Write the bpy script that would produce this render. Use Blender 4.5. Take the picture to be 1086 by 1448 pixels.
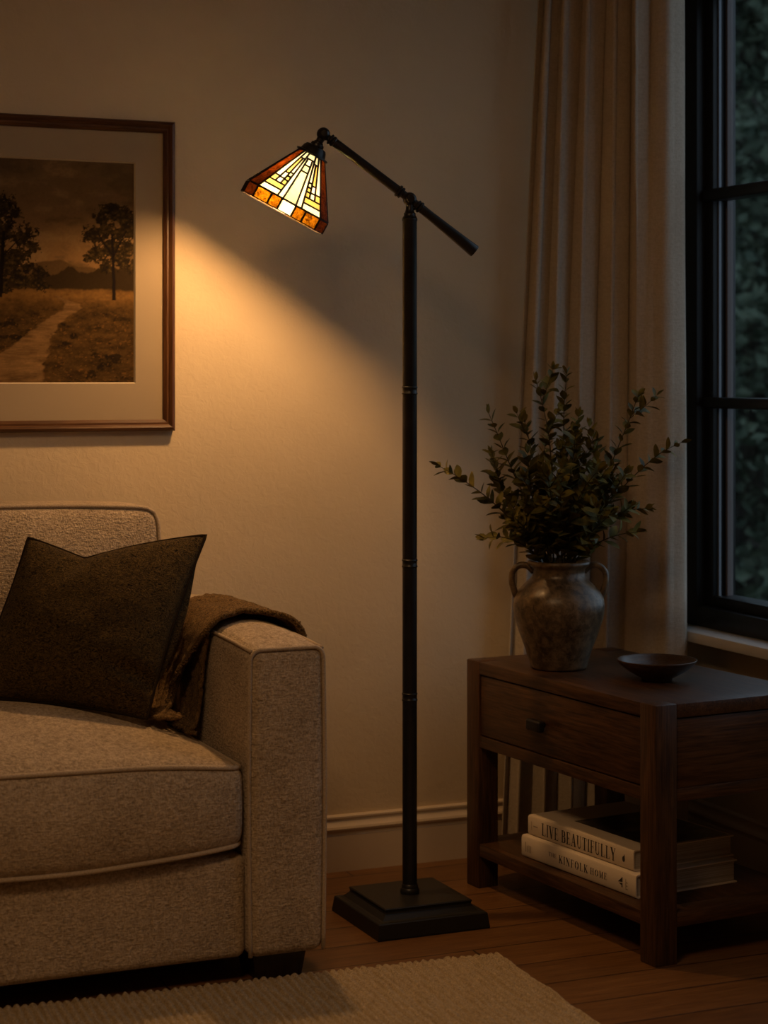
import bpy, bmesh, math, random
import numpy as np
from mathutils import Vector, Matrix, noise

random.seed(7)
PI = math.pi
S = bpy.context.scene
COL = S.collection
for o in list(bpy.data.objects):
    bpy.data.objects.remove(o)

# ------------------------------------------------------------------ camera
YAW = math.radians(23.3)
CAM_H = 1.15
cam_d = bpy.data.cameras.new('camera')
cam = bpy.data.objects.new('camera', cam_d)
COL.objects.link(cam)
cam.location = (0, 0, CAM_H)
cam.rotation_euler = (PI / 2, 0, -YAW)
cam_d.sensor_fit = 'HORIZONTAL'
cam_d.sensor_width = 36.0
cam_d.lens = 36.0 * 2750 / 1086
cam_d.shift_y = -194 / 1086
cam_d.clip_start = 0.05
cam_d.dof.use_dof = True
cam_d.dof.focus_distance = 4.0
cam_d.dof.aperture_fstop = 4.5
S.camera = cam

# ------------------------------------------------------------------ world: dusk sky
w = bpy.data.worlds.new('dusk')
S.world = w
w.use_nodes = True
bg = w.node_tree.nodes['Background']
bg.inputs[0].default_value = (0.62, 0.78, 1.0, 1)
bg.inputs[1].default_value = 0.9

# weak unseen fill light, added under the ceiling to brighten the room
ld = bpy.data.lights.new('room_fill_light', 'AREA')
ld.shape = 'DISK'
ld.size = 0.7
ld.energy = 17.5
ld.color = (1.0, 0.58, 0.27)
lo = bpy.data.objects.new('room_fill_light', ld)
COL.objects.link(lo)
lo.location = (0.25, 1.75, 2.5)

S.view_settings.view_transform = 'Standard'
S.view_settings.look = 'None'
S.view_settings.exposure = 0.0
S.view_settings.gamma = 1.0
S.view_settings.use_curve_mapping = False
S.cycles.use_denoising = True
S.cycles.max_bounces = 10
S.cycles.sample_clamp_indirect = 15.0

BULB_L = 700.0


def srgb(r, g, b):
    f = lambda c: (c / 255 / 12.92) if c / 255 <= 0.04045 else ((c / 255 + 0.055) / 1.055) ** 2.4
    return (f(r), f(g), f(b), 1)


# ------------------------------------------------------------------ node helpers
class NT:
    def __init__(self, name):
        self.m = bpy.data.materials.new(name)
        self.m.use_nodes = True
        self.t = self.m.node_tree
        self.n = self.t.nodes
        self.p = self.n['Principled BSDF']
        self.out = self.n['Material Output']

    def new(self, kind, **kw):
        x = self.n.new(kind)
        for k, v in kw.items():
            if hasattr(x, k):
                setattr(x, k, v)
            else:
                x.inputs[k.replace('_', ' ')].default_value = v
        return x

    def link(self, a, b):
        self.t.links.new(a, b)

    def coords(self, scale=(1, 1, 1), rot=(0, 0, 0), kind='Object'):
        tc = self.new('ShaderNodeTexCoord')
        mp = self.new('ShaderNodeMapping')
        mp.inputs['Scale'].default_value = scale
        mp.inputs['Rotation'].default_value = rot
        self.link(tc.outputs[kind], mp.inputs['Vector'])
        return mp.outputs[0]

    def noise(self, vec, scale, detail=4, rough=0.55, dist=0.0):
        x = self.new('ShaderNodeTexNoise')
        x.inputs['Scale'].default_value = scale
        x.inputs['Detail'].default_value = detail
        x.inputs['Roughness'].default_value = rough
        x.inputs['Distortion'].default_value = dist
        self.link(vec, x.inputs['Vector'])
        return x.outputs['Fac']

    def ramp(self, fac, stops):
        r = self.new('ShaderNodeValToRGB')
        els = r.color_ramp.elements
        while len(els) < len(stops):
            els.new(0.5)
        for e, (p, c) in zip(els, stops):
            e.position = p
            e.color = c if len(c) == 4 else (*c, 1)
        self.link(fac, r.inputs[0])
        return r.outputs[0]

    def mix(self, fac, a, b, mode='MIX'):
        x = self.new('ShaderNodeMix', data_type='RGBA', blend_type=mode)
        for sock, val in ((0, fac), (6, a), (7, b)):
            if hasattr(val, 'is_linked'):
                self.link(val, x.inputs[sock])
            else:
                x.inputs[sock].default_value = val
        return x.outputs[2]

    def math(self, op, a, b=0.0):
        x = self.new('ShaderNodeMath', operation=op)
        for sock, val in ((0, a), (1, b)):
            if hasattr(val, 'is_linked'):
                self.link(val, x.inputs[sock])
            else:
                x.inputs[sock].default_value = val
        return x.outputs[0]

    def bump(self, h, strength=0.3, dist=0.01):
        b = self.new('ShaderNodeBump')
        b.inputs['Strength'].default_value = strength
        b.inputs['Distance'].default_value = dist
        self.link(h, b.inputs['Height'])
        self.link(b.outputs[0], self.p.inputs['Normal'])

    def col(self, c):
        if hasattr(c, 'is_linked'):
            self.link(c, self.p.inputs['Base Color'])
        else:
            self.p.inputs['Base Color'].default_value = c

    def rough(self, r, spec=0.5, metal=0.0):
        self.p.inputs['Roughness'].default_value = r
        self.p.inputs['Specular IOR Level'].default_value = spec
        self.p.inputs['Metallic'].default_value = metal


def simple(name, c, r=0.6, spec=0.4, metal=0.0):
    m = NT(name)
    m.col(c)
    m.rough(r, spec, metal)
    return m.m


MAT = {}

# plaster wall
m = NT('plaster')
v = m.coords()
a = m.noise(v, 2.2, 5, 0.6)
b = m.noise(v, 55, 4, 0.6, 0.8)
m.col(m.ramp(a, [(0.3, (0.57, 0.465, 0.315)), (0.7, (0.65, 0.535, 0.37))]))
m.rough(0.85, 0.15)
m.bump(m.math('ADD', b, m.math('MULTIPLY', m.noise(v, 14, 3), 0.7)), 0.35, 0.004)
MAT['plaster'] = m.m
MAT['ceiling'] = simple('ceiling_paint', (0.6, 0.55, 0.48, 1), 0.9, 0.1)
m = NT('trim_paint')
m.col((0.60, 0.50, 0.38, 1))
m.rough(0.45, 0.3)
MAT['trim'] = m.m
m = NT('sill_paint')
m.col((0.62, 0.60, 0.57, 1))
m.rough(0.4, 0.4)
MAT['sill'] = m.m

# floor planks running along X
m = NT('oak_floor')
v = m.coords()
br = m.new('ShaderNodeTexBrick')
br.offset = 0.37
br.inputs['Scale'].default_value = 1.0
br.inputs['Brick Width'].default_value = 1.7
br.inputs['Row Height'].default_value = 0.125
br.inputs['Mortar Size'].default_value = 0.0022
br.inputs['Mortar Smooth'].default_value = 0.3
br.inputs['Color1'].default_value = (0.2, 0.2, 0.2, 1)
br.inputs['Color2'].default_value = (0.8, 0.8, 0.8, 1)
br.inputs['Mortar'].default_value = (0, 0, 0, 1)
m.link(v, br.inputs['Vector'])
vg = m.coords((1.4, 16, 1))
g1 = m.noise(vg, 3.0, 6, 0.65, 1.2)
vg2 = m.coords((4, 90, 1))
g2 = m.noise(vg2, 3.0, 4, 0.6, 0.4)
base = m.ramp(g1, [(0.25, (0.105, 0.042, 0.012)), (0.5, (0.19, 0.085, 0.026)), (0.75, (0.28, 0.135, 0.045))])
base = m.mix(0.35, base, m.ramp(g2, [(0.35, (0.06, 0.024, 0.008)), (0.65, (0.30, 0.15, 0.055))]))
base = m.mix(0.35, base, m.mix(1.0, base, br.outputs['Color'], 'MULTIPLY'))
base = m.mix(br.outputs['Fac'], base, (0.02, 0.009, 0.004, 1))
m.col(base)
m.rough(0.38, 0.4)
hh = m.math('SUBTRACT', m.math('MULTIPLY', g2, 0.3), br.outputs['Fac'])
m.bump(hh, 0.35, 0.003)
MAT['floor'] = m.m


def wood(name, axis, dark=(0.014, 0.0058, 0.0022), mid=(0.046, 0.020, 0.0075), light=(0.12, 0.056, 0.022), r=0.42):
    m = NT(name)
    sc = {'x': (1.5, 18, 18), 'y': (18, 1.5, 18), 'z': (18, 18, 1.5)}[axis]
    g = m.noise(m.coords(sc), 2.2, 7, 0.65, 1.3)
    sc2 = tuple(6 if s < 10 else 120 for s in sc)
    g2 = m.noise(m.coords(sc2), 2.0, 3, 0.6, 0.2)
    c = m.ramp(g, [(0.28, dark), (0.5, mid), (0.74, light)])
    c = m.mix(0.4, c, m.ramp(g2, [(0.38, dark), (0.62, light)]))
    m.col(c)
    m.rough(r, 0.4)
    m.bump(m.math('ADD', g2, m.math('MULTIPLY', g, 0.5)), 0.28, 0.002)
    return m.m


for ax in 'xyz':
    MAT['wood_' + ax] = wood('walnut_' + ax, ax)
MAT['foot_wood'] = wood('foot_wood', 'z', (0.008, 0.004, 0.002), (0.018, 0.009, 0.004), (0.03, 0.015, 0.007))
MAT['frame_wood_x'] = wood('frame_wood_x', 'x', (0.03, 0.010, 0.003), (0.075, 0.028, 0.008), (0.13, 0.055, 0.016), 0.45)
MAT['frame_wood_z'] = wood('frame_wood_z', 'z', (0.03, 0.010, 0.003), (0.075, 0.028, 0.008), (0.13, 0.055, 0.016), 0.45)
MAT['bowl_wood'] = wood('bowl_wood', 'x', (0.022, 0.010, 0.004), (0.05, 0.024, 0.010), (0.09, 0.045, 0.018), 0.3)


def weave(name, c1, c2, sx=330, sz=170, bump=0.5, fuzz=0.3, big=0.5, dist=0.003):
    m = NT(name)
    v = m.coords((sx, sx, sz))
    n1 = m.noise(v, 1.0, 2, 0.5, 0.5)
    v2 = m.coords((sz * 0.6, sz * 0.6, sx))
    n2 = m.noise(v2, 1.0, 2, 0.5, 0.5)
    n3 = m.noise(m.coords(), 9, 4)
    h = m.math('ADD', n1, n2)
    f = m.math('MULTIPLY', h, 0.5)
    c = m.ramp(f, [(0.36, c1), (0.62, c2)])
    c = m.mix(0.25, c, m.ramp(n3, [(0.3, c1), (0.7, c2)]))
    m.col(c)
    m.rough(0.95, 0.1)
    m.p.inputs['Sheen Weight'].default_value = fuzz
    m.p.inputs['Sheen Roughness'].default_value = 0.6
    m.bump(h, bump, dist)
    return m.m


MAT['sofa'] = weave('sofa_linen', (0.20, 0.15, 0.095), (0.60, 0.475, 0.335), 300, 170, 0.9, 0.12)
MAT['piping'] = weave('sofa_piping', (0.30, 0.23, 0.155), (0.56, 0.445, 0.32), 500, 500, 0.5, 0.15)
MAT['curtain'] = weave('curtain_linen', (0.40, 0.345, 0.275), (0.50, 0.435, 0.35), 260, 120, 0.25, 0.1)


def boucle(name, c1, c2, sc=150, dist=0.006, strength=0.9):
    m = NT(name)
    v = m.coords((1, 1, 1.6))
    n1 = m.noise(v, sc, 3, 0.6, 2.5)
    n2 = m.noise(v, sc * 0.16, 3, 0.6, 1.0)
    h = m.math('ADD', n1, m.math('MULTIPLY', n2, 0.5))
    m.col(m.ramp(n1, [(0.35, c1), (0.66, c2)]))
    m.rough(0.95, 0.1)
    m.p.inputs['Sheen Weight'].default_value = 0.05
    m.bump(h, strength, dist)
    return m.m


MAT['pillow'] = boucle('pillow_boucle', (0.006, 0.0035, 0.001), (0.125, 0.080, 0.025), 105)
MAT['pillow_seam'] = simple('pillow_seam', (0.020, 0.013, 0.006, 1), 0.9, 0.1)
MAT['throw'] = boucle('throw_knit', (0.028, 0.015, 0.005), (0.30, 0.182, 0.070), 150)
MAT['rug'] = boucle('rug_wool', (0.27, 0.20, 0.115), (0.72, 0.56, 0.35), 170, 0.006, 0.8)

# lamp metal
m = NT('blackened_bronze')
n = m.noise(m.coords(), 30, 4)
m.col(m.ramp(n, [(0.3, (0.010, 0.009, 0.008)), (0.7, (0.020, 0.018, 0.016))]))
m.rough(0.36, 0.5, 0.25)
MAT['bronze'] = m.m
m = NT('base_cast_metal')
n = m.noise(m.coords(), 260, 3)
m.col((0.013, 0.012, 0.011, 1))
m.rough(0.45, 0.5, 0.2)
m.bump(n, 0.15, 0.001)
MAT['cast'] = m.m
MAT['lead'] = simple('lead_came', (0.016, 0.011, 0.008, 1), 0.45, 0.5, 0.4)
MAT['knob'] = simple('knob_metal', (0.012, 0.010, 0.009, 1), 0.4, 0.5, 0.3)
MAT['window_black'] = simple('window_black_paint', (0.006, 0.007, 0.008, 1), 0.42, 0.45)
MAT['bead'] = simple('glazing_bead', (0.16, 0.19, 0.23, 1), 0.4, 0.5, 0.2)
MAT['spacer'] = simple('glass_spacer', (0.13, 0.115, 0.115, 1), 0.6, 0.4)


def stained(name, c1, c2, scale=40, refl=0.25, dist=0.6):
    """Backlit art glass: mostly translucent with a little diffuse and a glossy skin."""
    m = NT(name)
    n = m.noise(m.coords(), scale, 4, 0.6, dist)
    c = m.ramp(n, [(0.35, c1), (0.65, c2)])
    tr = m.new('ShaderNodeBsdfTranslucent')
    m.link(c, tr.inputs['Color'])
    df = m.new('ShaderNodeBsdfDiffuse')
    df.inputs['Color'].default_value = (*[min(0.7, x * 1.5 + 0.02) for x in c2[:3]], 1)
    gl = m.new('ShaderNodeBsdfGlossy')
    gl.inputs['Roughness'].default_value = 0.15
    gl.inputs['Color'].default_value = (0.5, 0.5, 0.5, 1)
    ad = m.new('ShaderNodeAddShader')
    mx = m.new('ShaderNodeMixShader')
    mx.inputs[0].default_value = refl
    m.link(tr.outputs[0], mx.inputs[1])
    m.link(df.outputs[0], mx.inputs[2])
    m2 = m.new('ShaderNodeMixShader')
    m2.inputs[0].default_value = 0.04
    m.link(mx.outputs[0], m2.inputs[1])
    m.link(gl.outputs[0], m2.inputs[2])
    m.link(m2.outputs[0], m.out.inputs['Surface'])
    return m.m


GK = 0.80
def gk(r, g, b, k=1.0):
    # light crosses both skins of a pane, so each skin takes the square root
    return (math.sqrt(r * GK * k), math.sqrt(g * GK * k), math.sqrt(b * GK * k))


MAT['g_cream'] = stained('glass_cream', gk(0.80, 0.95, 0.85), gk(0.95, 1.15, 1.15))
MAT['g_yellow'] = stained('glass_yellow', gk(0.26, 0.32, 0.24), gk(0.38, 0.47, 0.36))
MAT['g_amber'] = stained('glass_amber', gk(0.23, 0.19, 0.06), gk(0.32, 0.29, 0.11))
MAT['g_tan'] = stained('glass_tan', gk(0.15, 0.19, 0.20), gk(0.22, 0.28, 0.30))
MAT['g_mica'] = stained('glass_mica_amber', gk(0.008, 0.0018, 0.0), gk(0.20, 0.095, 0.003), 130, 0.1, 1.5)
MAT['g_dark'] = stained('glass_red_brown', gk(0.0006, 0.00012, 0.0), gk(0.0145, 0.0032, 0.0004), 90, 0.1, 1.5)

m = NT('lit_bulb')
m.p.inputs['Emission Color'].default_value = (1.0, 0.53, 0.20, 1)
m.p.inputs['Emission Strength'].default_value = BULB_L
MAT['bulb'] = m.m

# window glass
m = NT('window_glass')
tr = m.new('ShaderNodeBsdfTransparent')
tr.inputs['Color'].default_value = (0.93, 0.96, 0.95, 1)
gl = m.new('ShaderNodeBsdfGlossy')
gl.inputs['Roughness'].default_value = 0.02
fr = m.new('ShaderNodeLayerWeight')
fr.inputs['Blend'].default_value = 0.5
fac = m.math('ADD', m.math('MULTIPLY', m.math('POWER', fr.outputs['Facing'], 5.0), 0.5), 0.03)
mx = m.new('ShaderNodeMixShader')
m.link(fac, mx.inputs[0])
m.link(tr.outputs[0], mx.inputs[1])
m.link(gl.outputs[0], mx.inputs[2])
m.link(mx.outputs[0], m.out.inputs['Surface'])
MAT['glass'] = m.m

# stoneware
m = NT('stoneware')
v = m.coords()
n1 = m.noise(v, 14, 6, 0.65, 0.6)
n2 = m.noise(v, 60, 5, 0.7, 0.4)
c = m.ramp(n1, [(0.33, (0.025, 0.015, 0.007)), (0.5, (0.095, 0.062, 0.031)), (0.68, (0.19, 0.128, 0.066))])
c = m.mix(0.45, c, m.ramp(n2, [(0.42, (0.02, 0.012, 0.006)), (0.6, (0.22, 0.15, 0.08))]))
m.col(c)
m.rough(0.33, 0.45)
m.bump(m.math('ADD', n1, n2), 0.25, 0.003)
MAT['stoneware'] = m.m


def leafmat(name, c1, c2, sc=20):
    m = NT(name)
    n = m.noise(m.coords(), sc, 2)
    m.col(m.ramp(n, [(0.35, c1), (0.65, c2)]))
    m.rough(0.6, 0.25)
    return m.m


MAT['leaf'] = leafmat('sprig_leaf', (0.045, 0.043, 0.008), (0.20, 0.165, 0.032), 25)
MAT['stem'] = simple('sprig_stem', (0.045, 0.032, 0.014, 1), 0.7)
MAT['tree_leaf'] = leafmat('evergreen_leaf', (0.018, 0.034, 0.020), (0.065, 0.085, 0.055), 6)
MAT['tree_leaf_b'] = leafmat('broad_leaf', (0.025, 0.038, 0.024), (0.09, 0.10, 0.075), 6)
MAT['bark'] = simple('bark', (0.03, 0.025, 0.02, 1), 0.9)
MAT['lawn'] = simple('lawn_grass', (0.03, 0.045, 0.02, 1), 0.95)

MAT['mat_board'] = simple('mat_board', (0.33, 0.265, 0.185, 1), 0.9, 0.1)
MAT['mat_bevel'] = simple('mat_bevel', (0.50, 0.42, 0.31, 1), 0.9, 0.1)
MAT['book_cover'] = simple('book_cover_paper', (0.60, 0.51, 0.40, 1), 0.65, 0.25)
MAT['book_cover_b'] = simple('book_cover_cloth', (0.62, 0.54, 0.44, 1), 0.7, 0.2)
MAT['ink'] = simple('print_ink', (0.035, 0.028, 0.022, 1), 0.7)
MAT['ink_grey'] = simple('print_ink_grey', (0.20, 0.16, 0.12, 1), 0.7)
m = NT('page_edges')
n = m.noise(m.coords((3, 3, 900)), 1.0, 2)
m.col(m.ramp(n, [(0.3, (0.22, 0.19, 0.15)), (0.7, (0.50, 0.45, 0.37))]))
m.rough(0.9, 0.1)
MAT['pages'] = m.m
m = NT('cover_photograph')
n = m.noise(m.coords((8, 16, 1)), 1.4, 5, 0.6, 0.8)
m.col(m.ramp(n, [(0.38, (0.012, 0.010, 0.008)), (0.55, (0.06, 0.05, 0.04)), (0.75, (0.28, 0.24, 0.19))]))
m.rough(0.35, 0.4)
MAT['cover_photo'] = m.m

m = NT('oil_painting')
at = m.new('ShaderNodeVertexColor')
at.layer_name = 'paint'
n = m.noise(m.coords((1, 1, 1)), 300, 3)
m.link(at.outputs['Color'], m.p.inputs['Base Color'])
m.rough(0.8, 0.1)
m.bump(n, 0.15, 0.001)
MAT['painting'] = m.m


# ------------------------------------------------------------------ mesh builder
class MB:
    def __init__(self):
        self.v, self.f = [], []

    def add(self, vs, fs):
        n = len(self.v)
        self.v += [tuple(p) for p in vs]
        self.f += [tuple(i + n for i in q) for q in fs]
        return self

    def box(self, lo, hi):
        (x0, y0, z0), (x1, y1, z1) = lo, hi
        self.add([(x0, y0, z0), (x1, y0, z0), (x1, y1, z0), (x0, y1, z0), (x0, y0, z1), (x1, y0, z1), (x1, y1, z1), (x0, y1, z1)],
                 [(0, 3, 2, 1), (4, 5, 6, 7), (0, 1, 5, 4), (1, 2, 6, 5), (2, 3, 7, 6), (3, 0, 4, 7)])
        return self

    def hexa(self, bot, top):
        self.add(list(bot) + list(top), [(0, 3, 2, 1), (4, 5, 6, 7), (0, 1, 5, 4), (1, 2, 6, 5), (2, 3, 7, 6), (3, 0, 4, 7)])
        return self

    def tube(self, path, r, n=10, closed=False, caps=True):
        P = [Vector(p) for p in path]
        k = len(P)
        R = r if isinstance(r, (list, tuple)) else [r] * k
        rings = []
        t0 = (P[1] - P[0]).normalized()
        ref = Vector((0, 0, 1)) if abs(t0.z) < 0.9 else Vector((1, 0, 0))
        nrm = t0.cross(ref).normalized()
        for i in range(k):
            if closed:
                t = (P[(i + 1) % k] - P[i - 1])
            else:
                t = P[min(i + 1, k - 1)] - P[max(i - 1, 0)]
            t = t.normalized() if t.length > 1e-9 else t0
            nrm = (nrm - t * nrm.dot(t))
            nrm = nrm.normalized() if nrm.length > 1e-6 else t.orthogonal().normalized()
            bn = t.cross(nrm)
            rings.append([P[i] + (nrm * math.cos(2 * PI * j / n) + bn * math.sin(2 * PI * j / n)) * R[i] for j in range(n)])
        vs = [p for g in rings for p in g]
        fs = []
        for i in range(k if closed else k - 1):
            a, b = i * n, ((i + 1) % k) * n
            for j in range(n):
                fs.append((a + j, a + (j + 1) % n, b + (j + 1) % n, b + j))
        if caps and not closed:
            fs.append(tuple(range(n))[::-1])
            fs.append(tuple((k - 1) * n + j for j in range(n)))
        return self.add(vs, fs)

    def lathe(self, prof, origin=(0, 0, 0), axis=(0, 0, 1), n=32, cap=True):
        """prof: list of (radius, distance along the axis)."""
        o, ax = Vector(origin), Vector(axis).normalized()
        e1 = ax.orthogonal().normalized()
        e2 = ax.cross(e1)
        vs, fs = [], []
        for r, h in prof:
            for j in range(n):
                t = 2 * PI * j / n
                vs.append(o + ax * h + (e1 * math.cos(t) + e2 * math.sin(t)) * r)
        for i in range(len(prof) - 1):
            for j in range(n):
                fs.append((i * n + j, i * n + (j + 1) % n, (i + 1) * n + (j + 1) % n, (i + 1) * n + j))
        if cap:
            fs.append(tuple(range(n))[::-1])
            fs.append(tuple((len(prof) - 1) * n + j for j in range(n)))
        return self.add(vs, fs)

    def ball(self, c, r, n=20, squash=1.0):
        prof = [(max(1e-5, r * math.sin(PI * i / 12)), -r * squash * math.cos(PI * i / 12)) for i in range(13)]
        return self.lathe(prof, c, (0, 0, 1), n)

    def grid(self, fn, nu, nv, flip=False):
        vs = [fn(i / nu, j / nv) for j in range(nv + 1) for i in range(nu + 1)]
        fs = []
        for j in range(nv):
            for i in range(nu):
                a = j * (nu + 1) + i
                q = (a, a + 1, a + nu + 2, a + nu + 1)
                fs.append(q[::-1] if flip else q)
        return self.add(vs, fs)

    def rbox(self, lo, hi, r, nin=6, nc=4, fn=None):
        """Box with rounded edges; fn deforms each point."""
        def coords(a, b):
            L = [('lo', math.tan(PI / 4 * (1 - i / nc))) for i in range(nc)]
            mids = [a + r + (b - a - 2 * r) * i / nin for i in range(nin + 1)]
            hi_ = [('hi', math.tan(PI / 4 * (i / nc))) for i in range(1, nc + 1)]
            out = [(a + r, -s) for _, s in L] + [(x, 0.0) for x in mids] + [(b - r, s) for _, s in hi_]
            return out
        cs = [coords(lo[k], hi[k]) for k in range(3)]
        idx = {}
        n0 = len(self.v)

        def vert(i, j, k):
            if (i, j, k) in idx:
                return idx[(i, j, k)]
            core = Vector((cs[0][i][0], cs[1][j][0], cs[2][k][0]))
            d = Vector((cs[0][i][1], cs[1][j][1], cs[2][k][1]))
            p = core + d.normalized() * r if d.length > 0 else core
            if fn:
                p = fn(p)
            idx[(i, j, k)] = len(self.v)
            self.v.append(tuple(p))
            return idx[(i, j, k)]
        N = [len(c) - 1 for c in cs]
        for a in range(3):
            b, c = (a + 1) % 3, (a + 2) % 3
            for side in (0, N[a]):
                for i in range(N[b]):
                    for j in range(N[c]):
                        q = []
                        for di, dj in ((0, 0), (1, 0), (1, 1), (0, 1)):
                            t = [0, 0, 0]
                            t[a], t[b], t[c] = side, i + di, j + dj
                            q.append(vert(*t))
                        self.f.append(tuple(q if side else q[::-1]))
        return self

    def build(self, name, mat, parent=None, smooth=True, bevel=0.0, seg=2, angle=None, weld=False):
        me = bpy.data.meshes.new(name)
        me.from_pydata([tuple(p) for p in self.v], [], self.f)
        if bevel or weld:
            bm = bmesh.new()
            bm.from_mesh(me)
            if weld:
                bmesh.ops.remove_doubles(bm, verts=bm.verts, dist=1e-5)
            if bevel:
                bmesh.ops.bevel(bm, geom=list(bm.edges), offset=bevel, segments=seg, affect='EDGES', profile=0.5, clamp_overlap=True)
            bm.to_mesh(me)
            bm.free()
        me.materials.append(mat if not isinstance(mat, str) else MAT[mat])
        if smooth:
            me.polygons.foreach_set('use_smooth', [True] * len(me.polygons))
            if angle is not None or bevel:
                me.set_sharp_from_angle(angle=math.radians(angle or 35))
        o = bpy.data.objects.new(name, me)
        COL.objects.link(o)
        if parent is not None:
            o.parent = parent
        return o


def tag(o, label=None, cat=None, group=None, kind=None):
    if label:
        o['label'] = label
    if cat:
        o['category'] = cat
    if group:
        o['group'] = group
    if kind:
        o['kind'] = kind
    return o


def thing(name, label, cat, loc=(0, 0, 0), rz=0.0, group=None):
    o = bpy.data.objects.new(name, None)
    o.empty_display_size = 0.05
    COL.objects.link(o)
    o.location = loc
    o.rotation_euler = (0, 0, rz)
    return tag(o, label, cat, group)


def struct(o, label, cat):
    return tag(o, label, cat, kind='structure')


def smooth01(x):
    x = max(0.0, min(1.0, x))
    return x * x * (3 - 2 * x)


def interp(pts, t):
    """Catmull-Rom through (t, value...) rows."""
    if t <= pts[0][0]:
        return pts[0][1:]
    for i in range(len(pts) - 1):
        if t <= pts[i + 1][0]:
            p1, p2 = pts[i], pts[i + 1]
            p0 = pts[i - 1] if i else p1
            p3 = pts[i + 2] if i + 2 < len(pts) else p2
            s = (t - p1[0]) / (p2[0] - p1[0])
            return tuple(0.5 * (2 * b + (c - a) * s + (2 * a - 5 * b + 4 * c - d) * s * s + (3 * b - a - 3 * c + d) * s ** 3)
                         for a, b, c, d in zip(p0[1:], p1[1:], p2[1:], p3[1:]))
    return pts[-1][1:]


# ------------------------------------------------------------------ room shell
WY = 4.19      # back wall face
WX = 2.55      # right wall face
CH = 2.60
LX, FY = -2.6, -1.6
WIN_Y0, WIN_Y1, WIN_Z0, WIN_Z1 = 2.45, 4.10, 0.547, 2.42

struct(MB().box((LX - 0.1, FY - 0.1, -0.1), (WX + 0.10, WY + 0.15, 0)).build('floor', 'floor', smooth=False),
       'warm brown oak plank floor', 'floor')
struct(MB().box((LX - 0.1, FY - 0.1, CH), (WX + 0.10, WY + 0.15, CH + 0.1)).build('ceiling', 'ceiling', smooth=False),
       'plain pale ceiling above the room', 'ceiling')
struct(MB().box((LX - 0.1, WY, 0), (WX + 0.10, WY + 0.15, CH)).build('wall_back', 'plaster', smooth=False),
       'warm beige plaster wall behind the sofa and lamp', 'wall')
struct(MB().box((LX - 0.1, FY, 0), (LX, WY, CH)).build('wall_left', 'plaster', smooth=False), 'beige plaster wall left of the sofa', 'wall')
struct(MB().box((LX - 0.1, FY - 0.1, 0), (WX + 0.10, FY, CH)).build('wall_front', 'plaster', smooth=False), 'beige plaster wall behind the viewer', 'wall')
rw = MB()
rw.box((WX, FY, 0), (WX + 0.10, WY, WIN_Z0 - 0.02))
rw.box((WX, FY, WIN_Z1), (WX + 0.10, WY, CH))
rw.box((WX, FY, WIN_Z0 - 0.02), (WX + 0.10, WIN_Y0, WIN_Z1))
rw.box((WX, WIN_Y1, WIN_Z0 - 0.02), (WX + 0.10, WY, WIN_Z1))
struct(rw.build('wall_right', 'plaster', smooth=False), 'beige plaster wall around the black window', 'wall')


def profile_strip(pts, path_axis, a, b, base, sign):
    """Moulding: profile (out, up) extruded along X or Y."""
    mb = MB()
    vs = []
    for e in (a, b):
        for o_, u_ in pts:
            vs.append((e, base + sign * o_, u_) if path_axis == 'x' else (base + sign * o_, e, u_))
    n = len(pts)
    fs = [(i, (i + 1) % n, n + (i + 1) % n, n + i) for i in range(n)] + [tuple(range(n))[::-1], tuple(range(n, 2 * n))]
    return mb.add(vs, fs)


BB = [(0, 0), (0.017, 0), (0.017, 0.083), (0.0145, 0.086), (0.0145, 0.090), (0.019, 0.094), (0.021, 0.099), (0.019, 0.104),
      (0.014, 0.108), (0.011, 0.113), (0.0095, 0.119), (0.0125, 0.122), (0.0125, 0.126), (0.008, 0.129), (0, 0.129)]
struct(profile_strip(BB, 'x', LX, WX, WY, -1).build('baseboard_back', 'trim', angle=25), 'moulded beige baseboard along the back wall', 'baseboard')
struct(profile_strip(BB, 'y', FY, WY - 0.022, WX, -1).build('baseboard_right', 'trim', angle=25), 'moulded beige baseboard under the window', 'baseboard')
struct(profile_strip(BB, 'y', FY, WY - 0.022, LX, 1).build('baseboard_left', 'trim', angle=25), 'moulded beige baseboard along the left wall', 'baseboard')

# ------------------------------------------------------------------ window
win = tag(bpy.data.objects.new('window_1', None), 'tall black framed window with dark garden outside', 'window', kind='structure')
COL.objects.link(win)
win.location = (WX, 0, 0)
fx0, fx1 = -0.012, 0.10


def wbox(y0, y1, z0, z1, x0, x1):
    return MB().box((x0, y0, z0), (x1, y1, z1))


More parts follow.
